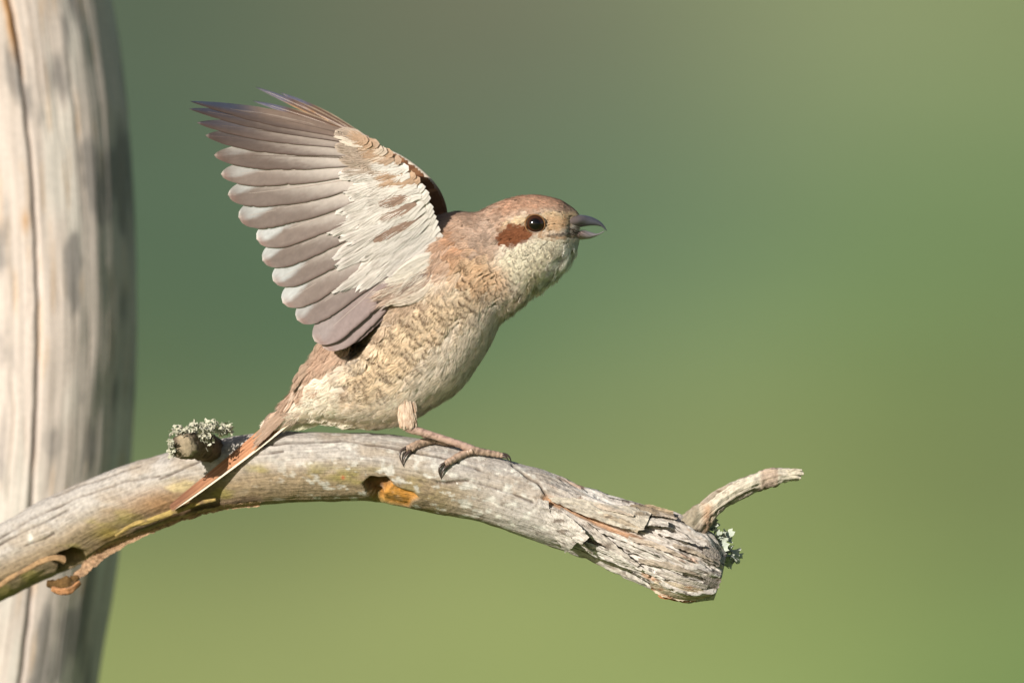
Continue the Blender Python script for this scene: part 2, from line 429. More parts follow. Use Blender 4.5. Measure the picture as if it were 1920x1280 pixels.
nx = bhalf[:, 0:1] / brad[:, None] * np.cos(bt); ny_ = bhalf[:, 1:2] / brad[:, None] * np.cos(bt)
BPX = bpx + disp * nx; BPY = bpy_ + disp * ny_; BYY = byy - disp * S * np.sin(bt)

def wood_colour(px, py, y, ca_, U, near, endw_):
    c = np.broadcast_to(lin((190, 182, 174)), px.shape + (3,)).copy()
    n1 = fbm(n3(px / 70, py / 30, y * 80), 4); n2 = fbm(n3(px / 22, py / 9, y * 200 + 4), 4); nf = fbm(n3(px / 5, py / 3.5, y * 800), 3)
    low = sstep(0.35, -0.35, ca_ + 0.25 * n1)                                  # lower flank: browner towards the bottom, with algae
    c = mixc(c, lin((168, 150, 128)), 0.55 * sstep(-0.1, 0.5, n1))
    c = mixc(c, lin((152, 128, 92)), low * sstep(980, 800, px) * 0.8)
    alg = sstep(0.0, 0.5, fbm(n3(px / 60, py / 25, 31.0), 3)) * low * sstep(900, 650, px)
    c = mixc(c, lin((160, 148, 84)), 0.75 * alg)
    c = mixc(c, lin((165, 118, 76)), 0.6 * np.exp(-((px - 310) / 70) ** 2 - ((py - 945) / 26) ** 2))
    c = mixc(c, lin((172, 152, 66)), 0.7 * np.exp(-((px - 205) / 30) ** 2 - ((py - 1000) / 16) ** 2))
    c = mixc(c, lin((206, 186, 140)), 0.8 * pmask(px + 5 * n1, py + 5 * n2, [(310, 912), (340, 900), (365, 903), (355, 918), (325, 922)], 5))
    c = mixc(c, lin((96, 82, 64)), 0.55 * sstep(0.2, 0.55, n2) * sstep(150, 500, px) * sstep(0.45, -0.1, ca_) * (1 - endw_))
    c = mixc(c, lin((112, 100, 84)), 0.55 * sstep(0.28, 0.6, nf) * sstep(450, 700, px) * (1 - endw_))
    crust = sstep(0.18, 0.42, fbm(n3(px / 17, py / 11, y * 300 + 40), 3)) * sstep(420, 640, px) * (1 - endw_)
    c = mixc(c, lin((218, 214, 204)), 0.75 * crust)
    c = mixc(c, lin((232, 228, 216)), 0.95 * sstep(0.52, 0.6, fbm(n3(px / 13, py / 8, y * 300 + 70), 2)) * sstep(760, 860, px) * (1 - endw_))
    # shredded grey end
    e = np.broadcast_to(lin((208, 199, 190)), c.shape).copy()
    gx = (px * 0.9 + py * 0.42); gy = (py * 0.9 - px * 0.42)
    e = mixc(e, lin((228, 222, 214)), sstep(0.0, 0.4, fbm(n3(gx / 60, gy / 8, y * 300), 3)))
    e = mixc(e, lin((150, 136, 122)), 0.8 * sstep(0.12, 0.5, fbm(n3(gx / 45, gy / 5, y * 400 + 7), 4)))
    e = mixc(e, lin((70, 58, 50)), 0.9 * sstep(0.26, 0.42, fbm(n3(gx / 38, gy / 3.2, y * 500 + 3), 3)))
    e = mixc(e, lin((196, 140, 96)), 0.6 * sstep(0.3, 0.55, fbm(n3(gx / 50, gy / 11, 77.0), 3)))
    return mixc(c, e, endw_)
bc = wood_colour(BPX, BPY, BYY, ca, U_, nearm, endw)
bc = mixc(bc, lin((74, 58, 44)), np.clip(cr * 0.75, 0, 0.8))
bc = mixc(bc, lin((226, 158, 72)), np.clip(h1b * (0.85 + 0.3 * fbm(n3(BPX / 14, BPY / 6, 2.0), 3)), 0, 1))
bc = mixc(bc, lin((110, 70, 36)), h1 * 0.75)
bc = mixc(bc, lin((90, 58, 32)), h2 * 0.9)
bc = mixc(bc, lin((196, 150, 112)), np.clip(gro * 1.1, 0, 0.85))
bc = mixc(bc, lin((200, 60, 40)), 0.7 * np.exp(-((BPX - 643) / 3) ** 2 - ((BPY - 895) / 3.4) ** 2) * nearm)
bc = mixc(bc, lin((238, 234, 224)), 0.9 * np.exp(-((BPX - 57) / 4.5) ** 2 - ((BPY - 1008) / 9) ** 2) * nearm)
KW = 0.78
branch_root = empty('dead_branch', P(-2600, 640 + H / S, 0.03),
                    'weathered grey dead branch arching in front of the trunk, splintered at its broken end', 'branch')
BV = P(BPX, BPY, BYY)
buv = np.stack([U_ * 100 * S, np.abs(np.linspace(-1, 1, MB_, endpoint=False))[None, :] * np.pi * brad[:, None] * S], -1)
BVV = np.vstack([BV.reshape(-1, 3), BV[0].mean(0), BV[-1].mean(0) + np.array([0.0006, 0, 0])])
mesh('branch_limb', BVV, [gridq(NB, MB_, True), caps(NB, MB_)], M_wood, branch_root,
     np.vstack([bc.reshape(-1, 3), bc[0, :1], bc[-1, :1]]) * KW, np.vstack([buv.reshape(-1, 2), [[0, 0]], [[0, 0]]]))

def wcol(base, amp=0.25, sc=(40, 6), alt=(120, 98, 78)):
    def f(V):
        px = V[:, 0] / S; pz = V[:, 2] / S
        n = fbm(n3(px / sc[0], pz / sc[1], V[:, 1] / S / 10), 4)
        c = np.broadcast_to(lin(base), V.shape).copy()
        c = mixc(c, lin(alt), 0.8 * sstep(0.1, 0.5, n))
        return c * (1 + amp * fbm(n3(px / 7, pz / 3, V[:, 1] / S / 5 + 3), 3))[:, None] * KW
    return f

def plate(name, up, lo, lift0, lift1, thick, colour, seed=0, n=40, m=18, rag=2.4, alt=(96, 80, 66)):
    """splinter of bark: a thick plate between an upper and a lower edge, standing off the limb by lift0..lift1 (px)"""
    u = crom(up, n); l = crom(lo, n)
    v = np.linspace(0, 1, m)[None, :, None]
    q = u[:, None] * (1 - v) + l[:, None] * v
    px = q[..., 0]; py = q[..., 1]
    r = rag * fbm(n3(px / 5, py / 5, seed * 3.1), 3)
    px = px + r * 1.4; py = py + rag * fbm(n3(px / 6, py / 6, seed * 5.7 + 2), 3)
    yf = branch_front(px.ravel(), py.ravel()).reshape(px.shape)
    t = np.linspace(0, 1, n)[:, None] * np.ones((1, m))
    lift = 1.7 * (lift0 * (1 - t) + lift1 * t) + 3.6 * fbm(n3((px * .9 + py * .42) / 30, (py * .9 - px * .42) / 4.5, seed * 2.2), 4)
    yfr = yf - lift * S; ybk = yfr + thick * S
    F = P(px, py, yfr); Bk = P(px, py, ybk)
    V = np.vstack([F.reshape(-1, 3), Bk.reshape(-1, 3)])
    q1 = gridq(n, m); q2 = gridq(n, m)[:, ::-1] + n * m
    ring = np.concatenate([np.arange(m), np.arange(1, n) * m + m - 1, (n - 1) * m + np.arange(m - 2, -1, -1), np.arange(n - 2, 0, -1) * m])
    r2 = np.roll(ring, -1)
    q3 = np.stack([r2, ring, ring + n * m, r2 + n * m], -1)
    L = np.linalg.norm(V - V[0], axis=1)
    d = unit((u[-1] - u[0])[None])[0]
    P2 = np.stack([px, py], -1).reshape(-1, 2); al = P2 @ d; ac = P2 @ np.array([-d[1], d[0]])
    uv = np.vstack([np.stack([al * S, ac * S], -1)] * 2)
    cf = wcol(colour, 0.25, (30, 5), alt)(V)
    return mesh(name, V, [q1, q2, q3], M_wood, branch_root, cf, uv, smooth=False)

plate('bark_flake', [(1006, 936), (1016, 970), (1040, 1006), (1060, 1036)], [(1028, 938), (1036, 968), (1060, 994), (1082, 1019)], 3, 18, 10, (196, 188, 178), 1)
plate('bark_flake', [(1034, 950), (1058, 962), (1087, 986), (1105, 1006)], [(1030, 958), (1046, 982), (1072, 1008), (1090, 1022)], 5, 20, 11, (206, 198, 188), 2)
plate('bark_flake', [(1050, 950), (1092, 974), (1136, 1006), (1172, 1036), (1200, 1059)], [(1056, 966), (1098, 1000), (1132, 1022), (1174, 1050), (1194, 1062)], 4, 8, 7, (202, 192, 182), 3)
plate('bark_flake', [(1028, 931), (1078, 933), (1135, 944), (1187, 950), (1222, 962)], [(1036, 940), (1078, 958), (1135, 980), (1168, 990), (1206, 993)], 2, 8, 8, (200, 190, 174), 4, alt=(128, 110, 88))
plate('bark_flake', [(1180, 944), (1206, 945), (1232, 949), (1262, 958)], [(1188, 961), (1214, 965), (1240, 967), (1264, 969)], 3, 5, 12, (184, 164, 138), 5, rag=3.0)
plate('bark_flake', [(1203, 973), (1226, 971), (1253, 975)], [(1209, 984), (1230, 986), (1253, 987)], 4, 7, 8, (212, 203, 192), 6)
plate('bark_flake', [(1221, 1092), (1252, 1089), (1295, 1098), (1328, 1109)], [(1219, 1105), (1246, 1119), (1290, 1126), (1338, 1118)], 5, 8, 8, (214, 196, 174), 7, rag=3.0, alt=(150, 100, 64))
plate('bark_flake', [(1232, 1113), (1262, 1118), (1300, 1121)], [(1236, 1120), (1268, 1127), (1306, 1128)], 0, 0, 8, (190, 130, 88), 8, rag=3.0, alt=(90, 60, 40))
plate('bark_flake', [(1150, 1008), (1190, 1022), (1240, 1045), (1282, 1062)], [(1158, 1022), (1196, 1040), (1240, 1062), (1280, 1076)], 2, 4, 6, (214, 206, 197), 9)
plate('bark_flake', [(1228, 1070), (1262, 1074), (1300, 1088), (1330, 1096)], [(1230, 1084), (1262, 1088), (1298, 1100), (1326, 1106)], 3, 6, 7, (196, 186, 176), 10)
plate('bark_flake', [(1130, 960), (1170, 972), (1200, 990)], [(1134, 968), (1168, 984), (1194, 1000)], 5, 8, 6, (188, 172, 150), 11, rag=3.0)
plate('bark_flake', [(1318, 1020), (1336, 1026), (1350, 1036)], [(1314, 1048), (1334, 1056), (1348, 1062)], 2, 6, 9, (164, 154, 144), 12, rag=3.5)
plate('bark_flake', [(1322, 1066), (1338, 1070), (1354, 1078)], [(1318, 1098), (1332, 1104), (1346, 1104)], 2, 5, 9, (158, 148, 140), 13, rag=3.5)

for k_, (x0, y0, x1, y1, w0, lf) in enumerate([(1118, 988, 1226, 1038, 9, 13), (1178, 1004, 1292, 1048, 10, 11), (1098, 1014, 1202, 1068, 10, 11), (1196, 1046, 1312, 1078, 11, 9), (1228, 992, 1322, 1024, 9, 9),
        (1088, 942, 1188, 966, 8, 12), (1150, 1046, 1246, 1086, 8, 8), (1262, 1018, 1338, 1052, 8, 10), (1060, 1000, 1112, 1038, 7, 9), (1205, 958, 1270, 972, 7, 8)]):
    mx_, my_ = (x0 + x1) / 2, (y0 + y1) / 2 - 2
    plate('splinter', [(x0, y0), (mx_, my_ - w0 * 0.5), (x1, y1 - 1.5)], [(x0, y0 + w0 * 0.8), (mx_, my_ + w0 * 0.55), (x1, y1 + 1.5)], 1.5, lf, 5,
          [(212, 203, 194), (196, 180, 162), (220, 212, 203), (178, 164, 148)][k_ % 4], 40 + k_, n=36, m=8, rag=2.2)

# peeled strips of bark along the lower left edge
def strip(name, pts, rads, ys, colour, sides=14, rough=1.6, seed=0, flat=0.75):
    p = crom(np.column_stack([pts, rads, ys]), 90)
    C = P(p[:, 0], p[:, 1], p[:, 3])
    G = tube_grid(C, p[:, 2] * S, sides)
    cen = C[:, None]
    nn = fbm(n3(G[..., 0] / S / 40, (G - cen)[..., 2] / S / 3, (G - cen)[..., 1] / S / 3 + seed), 4)
    G = cen + (G - cen) * (1 + 0.8 * nn)[..., None] * np.array([1, flat, 1])
    return closed(name, G, M_wood, branch_root, wcol(colour, 0.25, (24, 6)), True)
yy0 = branch_front([470, 390, 300, 225, 165, 146], [940, 955, 985, 1015, 1040, 1060])
plate('bark_strip', [(490, 940), (440, 944), (400, 951), (330, 970), (270, 993), (222, 1010), (178, 1034), (152, 1060), (138, 1078)],
      [(488, 949), (440, 953), (400, 960), (330, 981), (270, 1006), (228, 1027), (192, 1050), (166, 1072), (146, 1088)], 12, 20, 7, (180, 146, 116), 31, n=140, m=9, rag=3.2, alt=(112, 82, 58))
strip('bark_strip', [(405, 936), (360, 946), (300, 968), (250, 985), (216, 1004)], [2, 5, 5, 5, 2], [0.004, 0.007, 0.013, 0.018, 0.022], (178, 152, 92), seed=5)
strip('bark_strip', [(98, 1102), (116, 1107), (134, 1103), (149, 1092)], [4, 6.5, 6.5, 4], [0.026, 0.024, 0.024, 0.026], (186, 134, 92), seed=8)
strip('bark_strip', [(88, 1093), (110, 1096), (132, 1091), (146, 1080)], [5, 11, 11, 5], [0.033, 0.034, 0.034, 0.034], (112, 84, 48), seed=9)
strip('bark_strip', [(-70, 1128), (-20, 1108), (30, 1078), (70, 1056), (100, 1046), (122, 1050)], [5, 5, 5, 5, 5, 7], [0.052, 0.042, 0.036, 0.031, 0.030, 0.031], (176, 142, 104), seed=10)

# knot stub on top of the limb
sp = crom(np.array([(398, 850, 30, 0.016), (385, 838, 27, 0.006), (366, 834, 25, -0.002), (348, 836, 24.5, -0.010), (340, 838, 22, -0.0125)], float), 50)
C = P(sp[:, 0], sp[:, 1], sp[:, 3]); G = tube_grid(C, sp[:, 2] * S, 48, up=(0, 0, 1))
cen = C[:, None]
nn = fbm(n3(G[..., 0] / S / 12, G[..., 2] / S / 9, G[..., 1] / S / 14), 4)
G = cen + (G - cen) * (1 + 0.22 * nn)[..., None]
closed('knot_stub', G, M_wood, branch_root, lambda V: mixc(wcol((124, 108, 90), 0.4, (14, 8), (58, 48, 40))(V), lin((186, 168, 140)) * KW * 0.9, sstep(-0.0118, -0.0128, V[:, 1])), True)

# twig
tw = crom(np.array([(1282, 1000, 30, -0.006), (1300, 985, 27, -0.007), (1318, 966, 24, -0.008), (1340, 948, 20.5, -0.009), (1366, 929, 20, -0.010), (1400, 911, 19, -0.011),
                    (1432, 899, 18, -0.011), (1456, 892, 16.5, -0.012), (1480, 889, 13.5, -0.012), (1498, 889, 10, -0.012), (1502, 890, 6, -0.012)], float), 150)
C = P(tw[:, 0], tw[:, 1], tw[:, 3]); ts_ = 44
G = tube_grid(C, 0.9 * tw[:, 2] * S, ts_)
ar = np.linspace(0, 12, 150)[:, None]; th = np.linspace(0, 2 * np.pi, ts_, endpoint=False)[None, :]
dd = 0.16 * (np.floor(3.5 * fbm(n3(np.cos(th) * 2.5 + 0 * ar, np.sin(th) * 2.5 + 0 * ar, ar * 0.35 + 4), 3)) / 2.0) + 0.26 * fbm(n3(np.cos(th) * 6 + 0 * ar, np.sin(th) * 5 + 0 * ar, ar * 0.5), 4) + 0.12 * fbm(n3(np.cos(th) * 2 + 0 * ar, np.sin(th) * 2 + 0 * ar, ar * 2.5), 3)
tpx = tw[:, 0:1] + 0 * th
dd = dd + 0.10 * sstep(1425, 1429, tpx + 4 * np.sin(th * 2)) * sstep(1458, 1455, tpx + 2 * np.sin(th * 3)) + 0.22 * sstep(1330, 1312, tpx + 6 * np.sin(th * 3)) + 0.35 * sstep(1478, 1500, tpx) * fbm(n3(np.cos(th) * 3 + 0 * tpx, np.sin(th) * 3 + 0 * tpx, tpx / 20), 3)
G = C[:, None] + (G - C[:, None]) * (1 + dd)[..., None]
def twig_col(V):
    px = V[:, 0] / S + 960; pz = 640 - (V[:, 2] - H) / S
    c = wcol((214, 204, 186), 0.22, (26, 4), (140, 122, 100))(V) / KW
    c = mixc(c, lin((182, 160, 142)), 0.85 * sstep(1420, 1430, px) * sstep(1459, 1456, px))
    c = mixc(c, lin((200, 146, 104)), 0.6 * np.exp(-((px - 1326) / 11) ** 2) * sstep(938, 952, pz))
    c = mixc(c, lin((136, 122, 100)), 0.7 * sstep(1316, 1304, px))
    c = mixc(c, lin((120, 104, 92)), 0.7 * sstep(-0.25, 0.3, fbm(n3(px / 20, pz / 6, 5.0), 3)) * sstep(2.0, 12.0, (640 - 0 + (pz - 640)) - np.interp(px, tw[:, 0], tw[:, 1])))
    return c * KW
closed('twig', G, M_wood, branch_root, twig_col, True)
for (xa, ya, xb, yb, r0) in ((1478, 884, 1504, 881, 4), (1480, 889, 1507, 888, 5), (1478, 894, 1502, 896, 4), (1482, 887, 1500, 884, 4)):
    strip('splinter', [(xa, ya), ((xa + xb) / 2, (ya + yb) / 2 - 1), (xb, yb)], [r0, r0, r0 * 0.5], [-0.0135, -0.0138, -0.0138], (216, 206, 186), seed=int(ya), sides=8)
# a curl of bark on the twig
strip('bark_strip', [(1300, 966), (1318, 947), (1342, 926), (1366, 912), (1376, 908)], [3, 6, 5, 4, 2], [-0.0095, -0.010, -0.0105, -0.011, -0.011], (176, 162, 146), seed=21, rough=1)
def lichen(name, spots, n, size, colour, seed, yoff=0.0, outward=(0, -0.5, 0.6), spread=0.75, fat=0.35):
    r = np.random.default_rng(seed); V = []; F = []; Cc = []; base = 0
    for k_ in range(n):
        sx, sy, sd, rx, ry = spots[r.integers(len(spots))]
        p = P(sx + r.normal() * rx, sy + r.normal() * ry, sd + r.normal() * 0.0016)
        d = unit(np.array(outward) + r.normal(size=3) * spread); s = unit(np.cross(d, r.normal(size=3))); nrm = np.cross(s, d)
        L = size * (0.6 + 0.8 * r.random()); w = L * (fat + 0.3 * r.random())
        t = np.linspace(0, 1, 7)[:, None]; q = np.linspace(-1, 1, 7)[None, :]
        prof = 0.35 + 0.75 * t * (1.25 - 0.45 * t) + 0.16 * np.sin(5 * t + k_)
        lobe = 1 + 0.22 * np.cos(q * 7 + k_) * t ** 2
        curl = r.uniform(-0.5, 0.9)
        pt = p + d * (t * L * lobe)[..., None] + s * (q * w * prof)[..., None] + nrm * (L * (curl * t ** 2 + 0.35 * q ** 2 * t + 0.10 * np.sin(q * 6 + t * 5 + k_)))[..., None]
        V.append(pt.reshape(-1, 3)); F.append(gridq(7, 7, False, base)); base += 49
        cc = lin(colour) * (0.8 + 0.35 * r.random()) * np.ones((49, 3))
        ed = (np.abs(q) ** 3 * np.ones_like(t) * 0.5 + t ** 3 * 0.5).reshape(-1)
        cc = mixc(cc, lin((220, 220, 200)), ed * 0.5)
        Cc.append(cc)
    return mesh(name, np.vstack(V), np.vstack(F), M_lichen, branch_root, np.vstack(Cc) * 0.85)
lichen('lichen_tuft', [(345, 809, -0.010, 11, 4), (372, 803, -0.004, 13, 5), (398, 800, -0.002, 13, 5), (422, 806, 0.001, 7, 5), (322, 838, -0.012, 2, 9), (386, 814, -0.009, 8, 8)],
       520, 0.0008, (190, 186, 166), 3, spread=1.6, fat=0.9)
lichen('lichen_tuft', [(1340, 1006, -0.005, 6, 5), (1360, 1004, -0.004, 6, 4), (1352, 1028, -0.005, 6, 7), (1372, 1034, -0.004, 5, 5), (1362, 1052, -0.003, 5, 5), (1330, 990, -0.006, 4, 6)],
       44, 0.0020, (172, 180, 168), 5, outward=(0.8, -0.45, 0.3), spread=0.6, fat=0.7)

# ------------------------------------------------------------------ the bird: body
bird = empty('shrike', P(850, 850, 0.0),
             'small brown and cream bird with raised wings and open beak perched on the branch', 'bird')
BD = np.array([   # upper x,y   lower x,y   half width (px)
 (1090, 408, 1087, 449, 13), (1080, 396, 1083, 459, 24), (1064, 384, 1074, 481, 38), (1045, 374, 1060, 503, 54), (1008, 367, 1034, 525, 68), (968, 370, 1004, 543, 74),
 (928, 383, 984, 566, 76), (892, 400, 954, 588, 80), (852, 399, 934, 612, 88), (800, 418, 916, 650, 98), (745, 462, 889, 692, 104), (692, 520, 860, 730, 104),
 (644, 580, 813, 762, 98), (606, 634, 754, 792, 84), (577, 682, 690, 796, 64), (558, 712, 634, 786, 46), (545, 738, 590, 786, 30), (528, 762, 556, 790, 18), (512, 782, 530, 800, 8)], float)
NU, NA = 150, 96
bdS = crom(BD, NU)
th = np.linspace(0, 2 * np.pi, NA, endpoint=False)
cU = (bdS[:, 0:2] + bdS[:, 2:4]) / 2; hU = (bdS[:, 0:2] - bdS[:, 2:4]) / 2
sg = lambda v, e: np.sign(v) * np.abs(v) ** e
ct = sg(np.cos(th), 0.95); stt = sg(np.sin(th), 0.80)
gpx_ = cU[:, 0:1] + hU[:, 0:1] * ct; gpy_ = cU[:, 1:2] + hU[:, 1:2] * ct
gyy = -bdS[:, 4:5] * S * stt * (1 - 0.17 * ct * sstep(900, 980, gpx_))
# cheek bulge and belly softness
gyy = gyy * (1 + 0.05 * np.exp(-((gpx_ - 960) / 40) ** 2 - ((gpy_ - 470) / 30) ** 2))
hol = pmask(gpx_, gpy_, [(716, 574), (692, 590), (664, 634), (648, 664), (656, 676), (674, 668), (694, 634), (712, 602)], 9)
gyy = gyy * (1 - 0.75 * hol)
BG = P(gpx_, gpy_, gyy)
inset = 1.6 * S
dU = np.gradient(BG, axis=0); dA = (np.roll(BG, -1, 1) - np.roll(BG, 1, 1)) / 2
BN = unit(np.cross(dA, dU))
ctr = BG.mean(1, keepdims=True)
if np.mean(np.sum(BN * (BG - ctr), -1)) < 0: BN = -BN

def body_colour(px, py, y=None, jit=True):
    j = 5 if jit else 0
    sh = px.shape
    nxx = fbm(n3(px / 14, py / 14, 1.0), 3) * j; nyy = fbm(n3(px / 14, py / 14, 8.0), 3) * j
    x = px + nxx; y_ = py + nyy
    c = np.broadcast_to(lin((240, 227, 211)), sh + (3,)).copy()
    # upper side, nape to rump
    c = mixc(c, lin((200, 170, 148)), pmask(x, y_, [(1100, 396), (1062, 402), (1012, 398), (962, 408), (940, 436), (934, 472), (906, 490), (868, 494), (840, 520), (770, 548), (704, 590), (660, 650),
             (626, 700), (585, 716), (560, 745), (500, 815), (470, 780), (560, 600), (700, 440), (830, 350), (900, 340), (1010, 330), (1100, 360)], 10))
    c = mixc(c, lin((198, 174, 156)), 0.8 * pmask(x, y_, [(880, 415), (930, 412), (940, 440), (932, 475), (895, 482), (872, 460)], 14))
    c = mixc(c, lin((206, 164, 136)), 0.75 * pmask(x, y_, [(930, 386), (968, 360), (1010, 355), (1058, 372), (1046, 388), (985, 393), (938, 402)], 9))
    c = mixc(c, lin((140, 118, 102)), 0.5 * pmask(x, y_, [(1040, 372), (1062, 372), (1080, 392), (1066, 397), (1050, 390)], 5) * sstep(-0.2, 0.4, fbm(n3(px / 5, py / 5, 2.0), 2)))
    # pale brow, lores
    c = mixc(c, lin((230, 204, 166)), 0.9 * pmask(x, y_, [(1084, 400), (1058, 398), (1022, 398), (985, 404), (950, 418), (936, 432), (962, 428), (990, 420), (1030, 408), (1060, 412), (1084, 410)], 5))
    c = mixc(c, lin((226, 186, 140)), 0.8 * pmask(x, y_, [(1052, 408), (1024, 406), (1020, 436), (1040, 436), (1070, 424), (1078, 410)], 6))
    # cheek and throat
    c = mixc(c, lin((240, 230, 208)), pmask(x, y_, [(1092, 448), (1060, 444), (1005, 444), (968, 462), (938, 480), (952, 525), (985, 560), (1050, 540), (1100, 470)], 8))
    c = mixc(c, lin((246, 243, 234)), 0.9 * pmask(x, y_, [(1092, 452), (1060, 462), (1035, 490), (1010, 520), (990, 560), (1060, 550), (1110, 470)], 12))
    c = mixc(c, lin((196, 150, 108)), 0.7 * pmask(x, y_, [(1080, 442), (1030, 440), (1004, 436), (1010, 446), (1040, 448), (1076, 449)], 4))
    c = mixc(c, lin((70, 48, 36)), 0.8 * np.exp(-(polydist(px, py, [(1086, 436), (1060, 439), (1030, 442)]) / 2.4) ** 2))
    # breast side and flank
    c = mixc(c, lin((228, 190, 150)), 0.85 * pmask(x, y_, [(842, 478), (880, 486), (915, 490), (945, 512), (950, 545), (915, 560), (872, 560), (845, 530)], 26))
    c = mixc(c, lin((236, 212, 180)), 0.9 * pmask(x, y_, [(846, 548), (790, 560), (724, 608), (676, 664), (640, 712), (650, 752), (716, 752), (770, 700), (830, 640), (896, 580), (900, 556)], 30))
    c = mixc(c, lin((196, 168, 142)), 0.75 * pmask(x, y_, [(760, 545), (715, 590), (680, 650), (694, 655), (735, 610), (800, 570)], 12))
    c = mixc(c, lin((204, 160, 128)), 0.8 * pmask(x, y_, [(826, 420), (846, 430), (862, 480), (846, 488), (830, 460)], 9))
    # shade in the gap between wing and flank painted dark, vent patch, undertail
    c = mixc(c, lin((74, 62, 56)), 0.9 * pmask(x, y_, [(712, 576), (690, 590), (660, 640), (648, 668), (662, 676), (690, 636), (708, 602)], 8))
    c = mixc(c, lin((150, 122, 102)), 0.55 * pmask(x, y_, [(632, 722), (652, 716), (668, 742), (648, 754), (634, 744)], 9))
    c = mixc(c, lin((245, 234, 216)), 0.9 * pmask(x, y_, [(590, 716), (626, 722), (640, 760), (620, 790), (580, 790), (556, 780), (566, 744)], 9))
    # ear mask last
    c = mixc(c, lin((138, 88, 60)), pmask(px + nxx * 0.4, py + nyy * 0.4, [(936, 437), (947, 427), (969, 422), (988, 421), (994, 432), (1007, 439), (1005, 445), (984, 452), (968, 461), (949, 466), (932, 466), (936, 452)], 4))
    return c
BARP = [[(856, 486), (905, 488), (945, 505), (1000, 520), (985, 565), (930, 575), (880, 610), (830, 650), (790, 700), (740, 745), (690, 765), (640, 740), (664, 680), (720, 610), (790, 562), (850, 540)],
        [(1050, 456), (1000, 452), (950, 478), (948, 510), (980, 540), (1030, 520), (1056, 486)]]
def bar_amount(px, py):
    a = pmask(px, py, BARP[0], 22); b_ = pmask(px, py, BARP[1], 14) * 0.75
    return np.maximum(a, b_)
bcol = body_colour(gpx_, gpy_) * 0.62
BGi = BG - BN * inset
BVb = np.vstack([BGi.reshape(-1, 3), BGi[0].mean(0), BGi[-1].mean(0)])
body = mesh('body', BVb, [gridq(NU, NA, True), caps(NU, NA)], M_plume, bird, np.vstack([bcol.reshape(-1, 3), bcol[0, :1], bcol[-1, :1]]))

